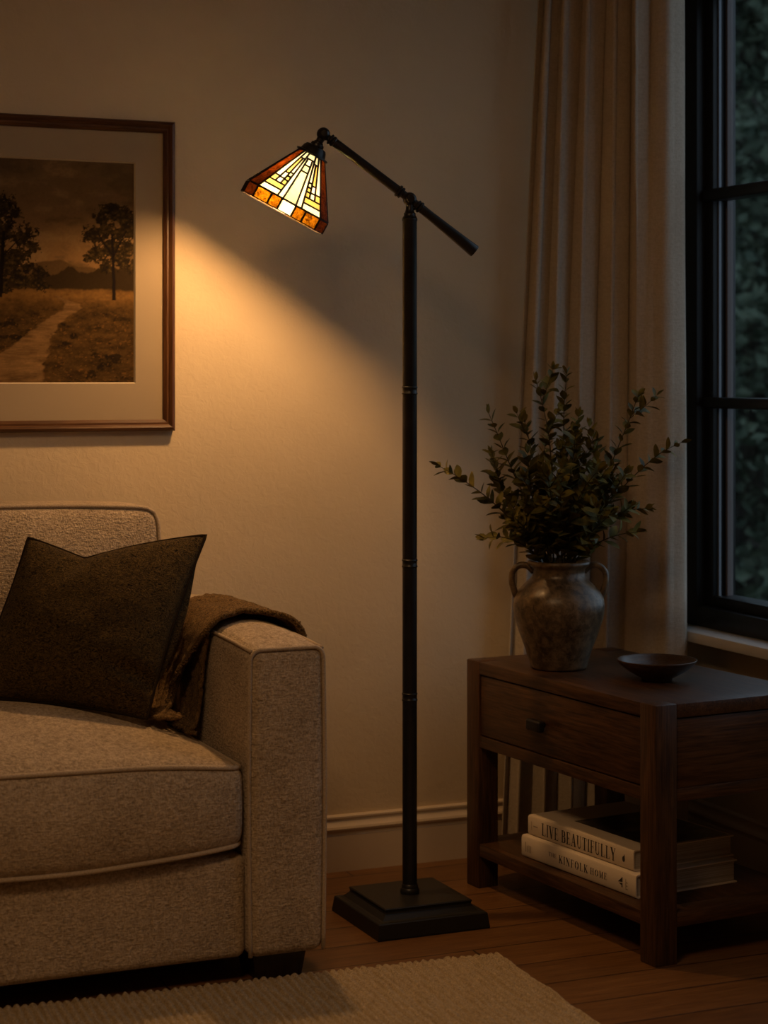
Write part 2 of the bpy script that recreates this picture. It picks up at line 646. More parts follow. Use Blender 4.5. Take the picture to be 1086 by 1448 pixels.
fw = 0.105
fr_ = MB()
fr_.box((fx0, WIN_Y1 - fw, WIN_Z0), (fx1, WIN_Y1, WIN_Z1)).box((fx0, WIN_Y0, WIN_Z0), (fx1, WIN_Y0 + fw, WIN_Z1))
fr_.box((fx0, WIN_Y0 + fw, WIN_Z0), (fx1, WIN_Y1 - fw, WIN_Z0 + 0.048)).box((fx0, WIN_Y0 + fw, WIN_Z1 - 0.06), (fx1, WIN_Y1 - fw, WIN_Z1))
fr_.build('frame', 'window_black', win, bevel=0.003)
ym = 3.18
lights = [(ym + 0.03, WIN_Y1 - fw), (WIN_Y0 + fw, ym - 0.03)]
MB().box((fx0, ym - 0.03, WIN_Z0 + 0.048), (fx1, ym + 0.03, WIN_Z1 - 0.06)).build('mullion', 'window_black', win, bevel=0.003)
for (y0, y1) in lights:
    z0, z1 = WIN_Z0 + 0.048, WIN_Z1 - 0.06
    sw = 0.034
    sash = MB()
    sash.box((0.012, y1 - sw, z0), (0.075, y1, z1)).box((0.012, y0, z0), (0.075, y0 + sw, z1))
    sash.box((0.012, y0 + sw, z0), (0.075, y1 - sw, z0 + 0.026)).box((0.012, y0 + sw, z1 - 0.03), (0.075, y1 - sw, z1))
    sash.build('sash', 'window_black', win, bevel=0.002)
    bead = MB()
    ya, yb, za, zb = y0 + sw, y1 - sw, z0 + 0.026, z1 - 0.03
    bead.box((0.026, yb - 0.006, za), (0.032, yb, zb)).box((0.026, ya, za), (0.032, ya + 0.006, zb))
    bead.build('glazing_bead', 'bead', win, smooth=False)
    sp = MB()
    sp.box((0.046, yb - 0.012, za), (0.062, yb - 0.004, zb)).box((0.046, ya + 0.004, za), (0.062, ya + 0.012, zb))
    sp.build('glass_spacer', 'spacer', win, smooth=False)
    for zc, th in ((1.083, 0.013), (1.58, 0.0145), (2.08, 0.0145)):
        MB().box((0.002, y0 + 0.004, zc - th), (0.050, y1 - 0.002, zc + th)).build('muntin', 'window_black', win, bevel=0.005, seg=3)
    MB().box((0.053, ya - 0.005, za - 0.005), (0.057, yb + 0.005, zb + 0.005)).build('pane', 'glass', win, smooth=False)
MB().box((-0.08, WIN_Y0 - 0.05, WIN_Z0 - 0.026), (0.0, WIN_Y1 + 0.04, WIN_Z0 - 0.001)).build('window_sill', 'sill', win, bevel=0.003)

# ------------------------------------------------------------------ garden outside
struct(MB().box((WX + 0.3, -4, -0.4), (16, 18, -0.3)).build('ground', 'lawn', smooth=False), 'dark lawn outside the window', 'ground')


def tree(name, label, x, y, h, rad, nleaf, size, mat, droop, rnd):
    t = thing(name, label, 'tree', (x, y, -0.3))
    MB().tube([(0, 0, 0), (0.03, 0.02, h * 0.4), (0, 0, h * 0.95)], [0.11, 0.08, 0.02], 10).build('trunk', 'bark', t)
    br = MB()
    lf = MB()
    nb = 60
    per = nleaf // nb
    for i in range(nb):
        zz = h * (0.06 + 0.92 * (i + rnd.random()) / nb)
        ang = i * 2.4 + rnd.uniform(-0.4, 0.4)
        L = rad * (1.0 - 0.55 * (zz / h)) * rnd.uniform(0.75, 1.1)
        d = Vector((math.cos(ang), math.sin(ang), 0))
        pts = []
        for k in range(7):
            s = k / 6
            pts.append(Vector((0, 0, zz)) + d * L * s + Vector((0, 0, 0.25 * L * s - droop * L * s * s)))
        br.tube(pts, [0.02 * (1 - 0.8 * k / 6) for k in range(7)], 5)
        for q in range(per):
            s = rnd.uniform(0.12, 1.0)
            k = min(5, int(s * 6))
            c = pts[k].lerp(pts[k + 1], s * 6 - k) + Vector((rnd.gauss(0, 0.09), rnd.gauss(0, 0.09), rnd.gauss(-0.03, 0.09)))
            a = Vector((rnd.uniform(-1, 1), rnd.uniform(-1, 1), rnd.uniform(-0.9, 0.5))).normalized()
            b = a.orthogonal().normalized()
            b = Matrix.Rotation(rnd.uniform(0, 6.28), 3, a) @ b
            cc = a.cross(b)
            l_ = size * rnd.uniform(0.6, 1.3)
            w_ = l_ * 0.3
            lf.add([c, c + a * l_ * 0.5 + b * w_ + cc * w_ * 0.3, c + a * l_, c + a * l_ * 0.5 - b * w_ + cc * w_ * 0.3], [(0, 1, 2), (0, 2, 3)])
    br.build('branches', 'bark', t)
    lf.build('foliage', mat, t, smooth=False)
    return t


rnd = random.Random(3)
tree('garden_tree', 'dark evergreen tree close outside the window', 5.15, 7.7, 3.9, 1.15, 16000, 0.075, 'tree_leaf', 0.55, rnd)
tree('garden_tree', 'paler broad-leaved tree standing behind the evergreen outside', 7.0, 10.3, 4.6, 1.4, 12000, 0.11, 'tree_leaf_b', 0.45, rnd)
hd = MB()
for i in range(26000):
    x = 10.5 + rnd.gauss(0, 0.25)
    y = rnd.uniform(7.5, 17)
    z = -0.3 + 4.4 * rnd.random()
    a = Vector((rnd.uniform(-1, 1), rnd.uniform(-1, 1), rnd.uniform(-1, 1))).normalized()
    b = a.orthogonal().normalized()
    l_ = rnd.uniform(0.1, 0.2)
    c = Vector((x + (y - 10) * 0.25, y, z))
    hd.add([c, c + a * l_ * 0.5 + b * l_ * 0.3, c + a * l_, c + a * l_ * 0.5 - b * l_ * 0.3], [(0, 1, 2, 3)])
tag(hd.build('hedge', 'tree_leaf_b', smooth=False), 'tall dark hedge at the back of the garden', 'hedge')

# ------------------------------------------------------------------ curtain
def curtain_fn(s, h):
    """s 0..1 along the cloth (corner to window), h 0 floor .. 1 ceiling."""
    z = 0.012 + (CH - 0.03 - 0.012) * h
    flare = (1 - z / 2.1)
    # base line in plan: along the back wall, then turning out in front of the window
    top = [(0.0, 2.185, 4.125), (0.2, 2.225, 4.090), (0.45, 2.278, 4.030), (0.70, 2.340, 3.955), (0.80, 2.378, 3.926), (0.90, 2.418, 3.911), (1.0, 2.452, 3.912)]
    bot = [(0.0, 2.085, 4.135), (0.25, 2.175, 4.118), (0.5, 2.275, 4.095), (0.66, 2.366, 4.040), (0.78, 2.402, 3.972), (0.90, 2.436, 3.926), (1.0, 2.464, 3.912)]
    e = 0.002
    k = max(0.0, min(1.0, 1.0 - z / 2.1)) ** 0.9

    def base(q):
        a, b = interp(top, q), interp(bot, q)
        return Vector((a[0] + (b[0] - a[0]) * k, a[1] + (b[1] - a[1]) * k, 0))
    p = base(s)
    t = (base(min(1, s + e)) - base(max(0, s - e))).normalized()
    n = Vector((t.y, -t.x, 0))
    if n.y > 0:
        n = -n
    nf = 7.0
    ph = 2 * PI * nf * (s + 0.022 * math.sin(6 * s + 1.0)) + 0.7 * noise.noise(Vector((s * 6, z * 0.5, 3.1))) + PI * 0.5
    edge = smooth01(s / 0.06)
    lim = 0.74 - 0.14 * k                        # beyond this the cloth hangs as one broad panel
    calm = smooth01((s - lim) / 0.10)
    amp = (0.026 - 0.013 * k) * (0.85 + 0.5 * noise.noise(Vector((s * 7, z * 0.35, 0)))) * (0.3 + 0.7 * edge)
    amp *= 1 - 0.88 * calm
    sharp = 0.009 * edge * (1 - calm)
    d = amp * math.sin(ph)
    if s > lim:
        q_ = (s - lim) / (1 - lim)
        d += 0.020 * math.sin(PI * min(1, q_ * 1.02))
        d -= 0.006 * smooth01((q_ - 0.9) / 0.1)
    d += 0.004 * noise.noise(Vector((s * 20, z * 1.5, 7)))
    p = p + n * d + t * (sharp * math.sin(2 * ph + 0.6))
    p.z = z
    return p


cb = MB()
cb.grid(curtain_fn, 360, 60)
cur = cb.build('curtain', 'curtain')
sol = cur.modifiers.new('thick', 'SOLIDIFY')
sol.thickness = 0.003
tag(cur, 'long greyish beige linen curtain hanging in the corner beside the window', 'curtain')

# ------------------------------------------------------------------ framed picture
PX0, PX1, PZ0, PZ1 = 0.44, 1.289, 1.025, 1.714
pic = thing('framed_picture', 'wood framed landscape picture hanging on the wall above the sofa', 'picture', ((PX0 + PX1) / 2, WY, (PZ0 + PZ1) / 2))
hw, hh_ = (PX1 - PX0) / 2, (PZ1 - PZ0) / 2
fprof = [(0.0, 0.0), (0.0, 0.018), (0.003, 0.023), (0.008, 0.025), (0.012, 0.022), (0.015, 0.0185), (0.019, 0.0185), (0.022, 0.016), (0.0255, 0.013), (0.0255, 0.0)]


def frame_side(horizontal, sgn):
    mb = MB()
    vs = []
    for e in (-1, 1):
        for (d, out) in fprof:
            if horizontal:
                vs.append((e * (hw - d), -out, sgn * (hh_ - d)))
            else:
                vs.append((sgn * (hw - d), -out, e * (hh_ - d)))
    n = len(fprof)
    fs = [(i, (i + 1) % n, n + (i + 1) % n, n + i) for i in range(n)] + [tuple(range(n))[::-1], tuple(range(n, 2 * n))]
    if (horizontal and sgn < 0) or (not horizontal and sgn > 0):
        fs = [q[::-1] for q in fs]
    return mb.add(vs, fs)


fm = MB()
for args in ((True, 1), (True, -1), (False, 1), (False, -1)):
    q = frame_side(*args)
    fm.add(q.v, q.f)
nq = len(q.f)
frm = fm.build('frame', 'frame_wood_x', pic, angle=20)
frm.data.materials.append(MAT['frame_wood_z'])
frm.data.polygons.foreach_set('material_index', [0] * (2 * nq) + [1] * (2 * nq))
# mat board with a bevelled opening
ox0, ox1, oz0, oz1 = 0.505 - pic.location.x, 1.2005 - pic.location.x, 1.1305 - pic.location.z, 1.6215 - pic.location.z
iw, ih = hw - 0.0245, hh_ - 0.0245
mbd = MB()
mbd.add([(-iw, -0.009, -ih), (iw, -0.009, -ih), (iw, -0.009, ih), (-iw, -0.009, ih),
         (ox0, -0.009, oz0), (ox1, -0.009, oz0), (ox1, -0.009, oz1), (ox0, -0.009, oz1)],
        [(0, 1, 5, 4), (1, 2, 6, 5), (2, 3, 7, 6), (3, 0, 4, 7)])
mbo = mbd.build('mat_board', 'mat_board', pic, smooth=False)
bv = MB()
bq = 0.003
bv.add([(ox0, -0.009, oz0), (ox1, -0.009, oz0), (ox1, -0.009, oz1), (ox0, -0.009, oz1),
        (ox0 + bq, -0.005, oz0 + bq), (ox1 - bq, -0.005, oz0 + bq), (ox1 - bq, -0.005, oz1 - bq), (ox0 + bq, -0.005, oz1 - bq)],
       [(0, 1, 5, 4), (1, 2, 6, 5), (2, 3, 7, 6), (3, 0, 4, 7)])
bv.build('bevel', 'mat_bevel', mbo, smooth=False)

# painted landscape as a colour attribute on a fine canvas
NXP, NYP = 440, 310
xs = np.linspace(ox0, ox1, NXP + 1)
zs = np.linspace(oz0, oz1, NYP + 1)
gx, gz = np.meshgrid(xs, zs)
U = (gx + pic.location.x - 0.895) * 631.0          # painting units, about a pixel each
V = 226 + (oz1 - gz) * 645.0
rs = np.random.RandomState(5)


def vnoise(x, y, seed):
    xi, yi = np.floor(x).astype(int), np.floor(y).astype(int)
    xf, yf = x - xi, y - yi
    xf, yf = xf * xf * (3 - 2 * xf), yf * yf * (3 - 2 * yf)

    def hsh(a, b):
        n_ = (a * 374761393 + b * 668265263 + seed * 1274126177) & 0xFFFFFFFF
        n_ = ((n_ ^ (n_ >> 13)) * 1103515245) & 0xFFFFFFFF
        return ((n_ ^ (n_ >> 16)) & 0xFFFF) / 65535.0
    return (hsh(xi, yi) * (1 - xf) + hsh(xi + 1, yi) * xf) * (1 - yf) + (hsh(xi, yi + 1) * (1 - xf) + hsh(xi + 1, yi + 1) * xf) * yf


def fbm(x, y, seed, oct_=4):
    s, a, tot = 0, 1.0, 0
    for o_ in range(oct_):
        s = s + a * vnoise(x * 2 ** o_ + 1000, y * 2 ** o_ + 1000, seed + o_)
        tot += a
        a *= 0.55
    return s / tot


def lerpc(c, col, mk):
    return c * (1 - mk[..., None]) + np.array(col) * mk[..., None]


def sm(x):
    x = np.clip(x, 0, 1)
    return x * x * (3 - 2 * x)


K = np.array
img = np.zeros(U.shape + (3,))
tt = np.clip((V - 226) / 185, 0, 1)
img[:] = K([0.125, 0.090, 0.048])
img = lerpc(img, [0.215, 0.140, 0.068], sm(tt))
cl = fbm(U / 45, V / 26, 3, 5)
img = lerpc(img, [0.235, 0.170, 0.095], sm((cl - 0.5) * 4) * 0.65)
img = lerpc(img, [0.085, 0.060, 0.032], sm((0.46 - cl) * 5) * 0.6)
# hills
hl = 372 - 8 * np.exp(-((U - 75) / 28) ** 2) + 6 * np.abs(U - 85) / 90 + 4 * fbm(U / 18, V * 0 + 1, 9)
img = lerpc(img, [0.105, 0.070, 0.034], sm((V - hl) / 3))
# far treeline
tl = 398 - 14 * fbm(U / 14, V * 0 + 3, 21) - 14 * np.exp(-((U - 58) / 9) ** 2) - 12 * np.exp(-((U - 100) / 16) ** 2) - 16 * sm((U - 105) / 50)
img = lerpc(img, [0.036, 0.024, 0.011], sm((V - tl) / 3) * 0.92)
# ground
gr = fbm(U / 16, V / 6, 31, 5)
gfine = fbm(U / 4, V / 3, 37, 3)
gd = K([0.030, 0.019, 0.007]) + (gr[..., None] * 0.085 + gfine[..., None] * 0.05 - 0.03) * K([1, 0.62, 0.24])
dist_l = np.exp(-((V - 418) / 14) ** 2)
gd = gd + dist_l[..., None] * K([0.075, 0.045, 0.016])
gd = np.clip(gd, 0.012, 1)
mk = sm((V - 407 + 5 * (fbm(U / 10, V * 0, 40) - 0.5)) / 4)
img = img * (1 - mk[..., None]) + gd * mk[..., None]
# winding path
py_ = [412, 422, 430, 437, 447, 462, 480, 505, 545]
pc_ = [72, 86, 104, 103, 86, 68, 52, 33, 5]
pw_ = [3, 6, 11, 13, 13, 17, 24, 36, 58]
pcx = np.interp(V, py_, pc_) + 5 * (fbm(V / 9, U / 60, 51) - 0.5)
pwd = np.interp(V, py_, pw_)
edge = (np.abs(U - pcx) - pwd) + 12 * (fbm(U / 9, V / 5, 55) - 0.5)
pk = sm(-edge / 5) * sm((V - 416) / 4)
pcol = K([0.16, 0.105, 0.052]) + (fbm(U / 20, V / 3.5, 61, 4)[..., None] - 0.5) * K([0.17, 0.115, 0.06])
img = img * (1 - 0.9 * pk[..., None]) + np.clip(pcol, 0.02, 1) * 0.9 * pk[..., None]


def painted_tree(cx, base, blobs, seed, trunk):
    global img
    d = np.full(U.shape, -1.0)
    for bx, by, br_ in blobs:
        d = np.maximum(d, 1 - np.sqrt((U - bx) ** 2 + ((V - by) * 1.15) ** 2) / br_)
    tex = fbm(U / 7, V / 6, seed, 4)
    tex2 = fbm(U / 3, V / 2.6, seed + 3, 3)
    mk = sm((d + (tex - 0.55) * 1.2 + (tex2 - 0.5) * 1.1) * 5)
    shade = 0.012 + 0.15 * fbm(U / 4, V / 3.4, seed + 8, 4) ** 3.0
    c = shade[..., None] * K([1, 0.70, 0.28])
    img = img * (1 - mk[..., None] * 0.95) + c * mk[..., None] * 0.95
    for (x0, y0, x1, y1, wd) in trunk:
        t_ = np.clip(((V - y0) / (y1 - y0)), 0, 1)
        on = sm((wd * (1 - 0.4 * t_) - np.abs(U - (x0 + (x1 - x0) * t_) - 2.0 * (fbm(V / 12, U * 0, seed + 20) - 0.5))) * 0.9 + 0.5) * ((V <= max(y0, y1)) & (V >= min(y0, y1)))
        img = lerpc(img, [0.014, 0.009, 0.004], on * 0.95)


def random_blobs(cx, cy, rx, ry, n, seed):
    r_ = random.Random(seed)
    return [(cx + r_.uniform(-1, 1) * rx, cy + r_.uniform(-1, 1) * ry, r_.uniform(9, 17)) for _ in range(n)]


painted_tree(162, 425, [(160, 300, 20), (145, 308, 13), (178, 305, 20), (190, 320, 22), (135, 330, 17), (125, 335, 10), (150, 325, 17), (172, 330, 20), (140, 358, 17), (126, 365, 10), (160, 350, 20), (182, 350, 20), (175, 370, 16), (192, 375, 16), (150, 378, 12)],
             71, [(163, 424, 160, 330, 2.6), (160, 360, 140, 330, 1.2), (160, 365, 180, 325, 1.3)])
painted_tree(5, 420, [(8, 295, 20), (22, 305, 14), (-12, 305, 24), (0, 330, 28), (35, 335, 20), (48, 350, 13), (28, 365, 20), (10, 375, 26), (-20, 360, 30), (42, 378, 12), (30, 395, 18), (-5, 400, 25)],
             81, [(3, 422, 8, 330, 3.2), (6, 365, 30, 340, 1.4)])
painted_tree(58, 415, [(58, 388, 13), (54, 400, 12), (60, 405, 11)], 91, [])
painted_tree(-120, 420, random_blobs(-120, 345, 40, 40, 16, 2), 95, [(-118, 430, -120, 340, 3.5)])
painted_tree(-205, 420, random_blobs(-205, 360, 25, 30, 9, 4), 97, [(-205, 425, -205, 350, 2.5)])
# scattered dark bushes and highlights in the foreground
bs = fbm(U / 13, V / 9, 111, 4)
mk = sm((bs - 0.56) * 8) * sm((V - 440) / 20) * (1 - 0.85 * pk)
img = lerpc(img, [0.016, 0.011, 0.005], mk * 0.75)
hi_ = fbm(U / 3.5, V / 2.5, 131, 3)
mk = sm((hi_ - 0.66) * 8) * sm((V - 425) / 30) * (1 - pk)
img = lerpc(img, [0.17, 0.095, 0.03], mk * 0.55)
img *= (0.92 + 0.16 * fbm(U / 2.2, V / 2.2, 151, 2))[..., None]
img = np.clip(1.75 * img ** 1.32, 0.004, 1)
vsP = [(float(gx[j, i]), -0.0049, float(gz[j, i])) for j in range(NYP + 1) for i in range(NXP + 1)]
fsP = [(j * (NXP + 1) + i, j * (NXP + 1) + i + 1, (j + 1) * (NXP + 1) + i + 1, (j + 1) * (NXP + 1) + i) for j in range(NYP) for i in range(NXP)]
po = MB().add(vsP, fsP).build('painting', 'painting', pic, smooth=False)
ca = po.data.color_attributes.new('paint', 'FLOAT_COLOR', 'POINT')
buf = np.ones((U.size, 4), dtype=np.float32)
buf[:, :3] = img.reshape(-1, 3)
ca.data.foreach_set('color', buf.ravel())

# ------------------------------------------------------------------ sofa
SX0, SX1 = -0.455, 1.215       # inner faces of the two arms
sofa = thing('sofa', 'beige woven fabric sofa with piped cushions against the back wall', 'sofa', (0, 0, 0))
AF, AB = 3.46, 4.10


def make_arm(x0, x1):
    def dfm(p):
        f = (p.z - 0.048) / 0.59
        y = (p.y - AF) / (AB - AF)
        cx = (p.x - (x0 + x1) / 2) / ((x1 - x0) / 2)
        p = p.copy()
        if p.z > 0.5:
            p.z += 0.016 * (1 - cx * cx) * min(1, y * 6) + 0.022 * y
        p.x += 0.006 * cx * math.sin(PI * min(1, max(0, f))) * 0.6
        p.y -= 0.005 * (1 - cx * cx) * (1 - y) * math.sin(PI * min(1, max(0, f)))
        return p
    mb = MB().rbox((x0, AF, 0.048), (x1, AB, 0.632), 0.022, 8, 5, dfm)
    arm = mb.build('arm', 'sofa', sofa)
    # piping round the front face
    r = 0.020
    pts = []
    zt, zb = 0.630, 0.052

    def arc(cx, cz, a0, a1):
        for i in range(7):
            a = a0 + (a1 - a0) * i / 6
            pts.append((cx + r * math.cos(a), cz + r * math.sin(a)))
    xa, xb = x0 + 0.003, x1 - 0.003
    for i in range(0, 16):
        pts.append((xa, zb + (zt - zb - r) * i / 16))
    arc(xa + r, zt - r, PI, PI / 2)
    arc(xb - r, zt - r, PI / 2, 0)
    for i in range(1, 17):
        pts.append((xb, zt - r - (zt - zb - r) * i / 16))
    path = [dfm(Vector((px, AF + 0.004, pz))) for px, pz in pts]
    MB().tube(path, 0.0042, 8).build('piping', 'piping', arm)
    for xx in (x0 + 0.005, x1 - 0.005):
        pp = [dfm(Vector((xx, AF + 0.006 + (AB - AF - 0.03) * i / 12, 0.628))) for i in range(13)]
        MB().tube(pp, 0.0038, 8).build('piping', 'piping', arm)
    return arm


make_arm(SX1, 1.368)
make_arm(SX0 - 0.153, SX0)
# base rail
bsx = MB().rbox((SX0 + 0.001, 3.472, 0.050), (SX1 - 0.001, 4.08, 0.245), 0.018, 6, 4)
bsx.build('base', 'sofa', sofa)
MB().rbox((SX0 + 0.001, 4.0, 0.245), (SX1 - 0.001, 4.10, 0.70), 0.02, 4, 3).build('back_frame', 'sofa', sofa)


def seat_cushion(x0, x1):
    y0, y1, z0, z1 = 3.452, 4.0, 0.262, 0.415
    cx, cy = (x0 + x1) / 2, (y0 + y1) / 2

    def dfm(p):
        a = (p.x - cx) / ((x1 - x0) / 2)
        b = (p.y - y0) / (y1 - y0)
        f = (p.z - z0) / (z1 - z0)
        q = p.copy()
        ex = max(0, 1 - abs(a) ** 2.4)
        ey = math.sin(PI * min(1, 0.02 + b * 0.62)) ** 0.75
        if f > 0.5:
            q.z += (f - 0.5) * 2 * (0.092 * ex * ey + 0.012 * (1 - a * a))
        else:
            q.z -= (0.5 - f) * 2 * 0.022 * (1 - abs(a) ** 2.5)
        q.y -= 0.020 * (1 - b) ** 2 * math.sin(PI * max(0, min(1, f))) * (1 - 0.6 * a ** 4)
        q.y += 0.012 * abs(a) ** 6 * (1 - b)
        q.z += 0.004 * noise.noise(Vector((p.x * 5, p.y * 5, 1.7))) * ex
        return q
    mb = MB().rbox((x0, y0, z0), (x1, y1, z1), 0.026, 26, 5, dfm)
    c = mb.build('seat_cushion', 'sofa', sofa)
    for zz in (z1 - 0.006, z0 + 0.006):
        pp = []
        r = 0.028
        loop = []

        def arc(ax, ay, a0, a1):
            for i in range(7):
                t = a0 + (a1 - a0) * i / 6
                loop.append((ax + r * math.cos(t), ay + r * math.sin(t)))
        xa, xb, ya, yb = x0 + 0.004, x1 - 0.004, y0 + 0.004, y1 - 0.01
        arc(xa + r, ya + r, PI, 1.5 * PI)
        for i in range(1, 24):
            loop.append((xa + r + (xb - xa - 2 * r) * i / 24, ya))
        arc(xb - r, ya + r, 1.5 * PI, 2 * PI)
        for i in range(1, 12):
            loop.append((xb, ya + r + (yb - ya - 2 * r) * i / 12))
        arc(xb - r, yb - r, 0, PI / 2)
        for i in range(1, 24):
            loop.append((xb - r - (xb - xa - 2 * r) * i / 24, yb))
        arc(xa + r, yb - r, PI / 2, PI)
        for i in range(1, 12):
            loop.append((xa, yb - r - (yb - ya - 2 * r) * i / 12))
        path = [dfm(Vector((px, py, zz))) for px, py in loop]
        MB().tube(path, 0.0048, 8, closed=True).build('piping', 'piping', c)
    return c


mid = (SX0 + SX1) / 2
seat_cushion(mid + 0.002, SX1 - 0.008)
seat_cushion(SX0 + 0.008, mid - 0.002)


def back_cushion(x0, x1):
    y0, y1, z0, z1 = 3.905, 4.085, 0.44, 0.872
    cx, cz = (x0 + x1) / 2, (z0 + z1) / 2

    def dfm(p):
        a = (p.x - cx) / ((x1 - x0) / 2)
        f = (p.z - z0) / (z1 - z0)
        b = (p.y - y0) / (y1 - y0)
        q = p.copy()
        # rounded upper corners
        if f > 0.9 and abs(a) > 0.90:
            k = (f - 0.9) / 0.1
            l_ = (abs(a) - 0.90) / 0.10
            q.z -= 0.014 * max(0, k) * l_ * l_
            q.x -= math.copysign(0.010 * l_ * k * k, a)
        g = (1 - abs(a) ** 3) * (1 - abs(2 * f - 1) ** 3)
        q.y -= (1 - b) * 0.035 * g
        q.z += 0.012 * (1 - abs(a) ** 2.5) * f
        q.y += 0.055 * f * (1 - 0.6 * b)          # lean
        q.y -= (1 - b) * 0.004 * noise.noise(Vector((p.x * 7, p.z * 7, 4.2)))
        return q
    c = MB().rbox((x0, y0, z0), (x1, y1, z1), 0.028, 22, 5, dfm).build('back_cushion', 'sofa', sofa)
    loop = []
    xa, xb, za, zb = x0 + 0.005, x1 - 0.005, z0 + 0.01, z1 - 0.004
    for i in range(25):
        loop.append((xa, za + (zb - za) * i / 24))
    for i in range(1, 41):
        loop.append((xa + (xb - xa) * i / 40, zb))
    for i in range(1, 25):
        loop.append((xb, zb - (zb - za) * i / 24))
    path = [dfm(Vector((px, y0 + 0.006, pz))) for px, pz in loop]
    MB().tube(path, 0.0046, 8).build('piping', 'piping', c)
    return c


back_cushion(mid + 0.002, 1.192)
back_cushion(SX0 + 0.02, mid - 0.002)
for fxx, fyy in ((1.229, 3.484), (SX0 - 0.125, 3.50), (1.229, 3.97), (SX0 - 0.125, 3.97)):
    ft = MB().hexa([(fxx + 0.008, fyy + 0.004, 0), (fxx + 0.101, fyy + 0.004, 0), (fxx + 0.101, fyy + 0.09, 0), (fxx + 0.008, fyy + 0.09, 0)],
                   [(fxx, fyy, 0.052), (fxx + 0.110, fyy, 0.052), (fxx + 0.110, fyy + 0.1, 0.052), (fxx, fyy + 0.1, 0.052)])
    ft.build('foot', 'foot_wood', sofa, bevel=0.002)

# ------------------------------------------------------------------ throw pillow
def pillow():
    # corners: bottom-left, bottom-right, top-right, top-left
    BL, BR, TR, TL = Vector((0.750, 3.80, 0.522)), Vector((1.068, 3.640, 0.484)), Vector((1.222, 3.745, 0.826)), Vector((0.889, 3.87, 0.822))
    nrm = (BR - BL).cross(TL - BL).normalized()
    if nrm.y > 0:
        nrm = -nrm
    T = 0.072

    def plane(a, b):
        # concave edges, corners stay out
        ia = a * (1 - 0.045 * (1 - b * b) ** 1.0 * 1.0)
        ib = b * (1 - 0.05 * (1 - a * a))
        s, t = (ia + 1) / 2, (ib + 1) / 2
        p = BL * (1 - s) * (1 - t) + BR * s * (1 - t) + TR * s * t + TL * (1 - s) * t
        up = (TL - BL).normalized()
        k = max(0.0, (b + 0.15) / 1.15)
        a0 = -0.27
        wv = abs(a - a0)
        dent = max(0.0, 1 - wv / 0.73) ** 1.15 if a < a0 else max(0.0, 1 - wv / 1.27) ** 2.1
        p = p - up * 0.040 * dent * k ** 2.2
        return p

    def thick(a, b):
        e = max(0.0, (1 - abs(a) ** 2.3)) ** 0.55 * max(0.0, (1 - abs(b) ** 2.3)) ** 0.55
        # crease running down from the chop
        a0 = -0.22 - 0.30 * (1 - b)
        g = math.exp(-((a - a0) / 0.10) ** 2) * max(0.0, (b - 0.35) / 0.65)
        # crumple at the lower right
        h2 = math.exp(-(((b + 0.55 + 0.25 * (a - 0.6)) / 0.08) ** 2)) * max(0.0, 1 - ((a - 0.72) / 0.42) ** 2)
        return T * e * (1 - 0.45 * g) - 0.016 * h2 * (1 if e > 0.1 else 0)

    N = 90
    mb = MB()

    def front(i, j):
        a, b = math.sin((i * 2 - 1) * PI / 2), math.sin((j * 2 - 1) * PI / 2)
        d = thick(a, b)
        wr = 0.004 * noise.noise(Vector((a * 3, b * 3, 2.0))) * (1 - a * a) * (1 - b * b)
        return plane(a, b) + nrm * (d + wr)

    def back(i, j):
        a, b = math.sin((i * 2 - 1) * PI / 2), math.sin((j * 2 - 1) * PI / 2)
        rt = (BR - BL).normalized()
        wide = 0.055 * (1 - b * b) * (1 - abs(a) ** 8) * smooth01((a + 0.1) / 0.9)
        return plane(a, b) - nrm * thick(a, b) * 0.75 + rt * wide
    mb.grid(front, N, N)
    mb.grid(back, N, N, flip=True)
    p = mb.build('throw_pillow', 'pillow', weld=True)
    seam = MB()
    loop = []
    for a, b in [(-1 + 2 * i / 40, -1) for i in range(40)] + [(1, -1 + 2 * i / 40) for i in range(40)] + [(1 - 2 * i / 40, 1) for i in range(40)] + [(-1, 1 - 2 * i / 40) for i in range(40)]:
        loop.append(plane(a, b) + nrm * 0.001)
    seam.tube(loop, 0.0035, 8, closed=True).build('seam', 'pillow_seam', p)
    return tag(p, 'dark brown textured throw pillow leaning in the sofa corner', 'pillow')


pillow()

# ------------------------------------------------------------------ throw blanket over the arm
throw = thing('throw_blanket', 'brown knitted throw draped over the sofa arm', 'blanket', (0, 0, 0))
# rows: s, x, z, y_front, y_back
TH = [(0.00, 1.386, 0.560, 3.615, 3.93), (0.06, 1.3855, 0.600, 3.610, 3.96), (0.12, 1.381, 0.635, 3.612, 3.99), (0.17, 1.366, 0.660, 3.630, 4.00), (0.26, 1.325, 0.674, 3.685, 3.99),
      (0.36, 1.275, 0.676, 3.690, 3.955), (0.44, 1.228, 0.668, 3.670, 3.925), (0.50, 1.196, 0.640, 3.668, 3.905), (0.60, 1.184, 0.590, 3.715, 3.890),
      (0.70, 1.172, 0.545, 3.745, 3.875), (0.80, 1.160, 0.510, 3.745, 3.850), (0.90, 1.140, 0.490, 3.715, 3.790), (1.0, 1.115, 0.482, 3.675, 3.735)]
TH2 = [(0.0, 1.206, 0.640, 3.672, 3.86), (0.3, 1.2035, 0.575, 3.690, 3.85), (0.6, 1.2, 0.51, 3.700, 3.83), (0.85, 1.192, 0.462, 3.702, 3.80), (1.0, 1.178, 0.447, 3.690, 3.77)]


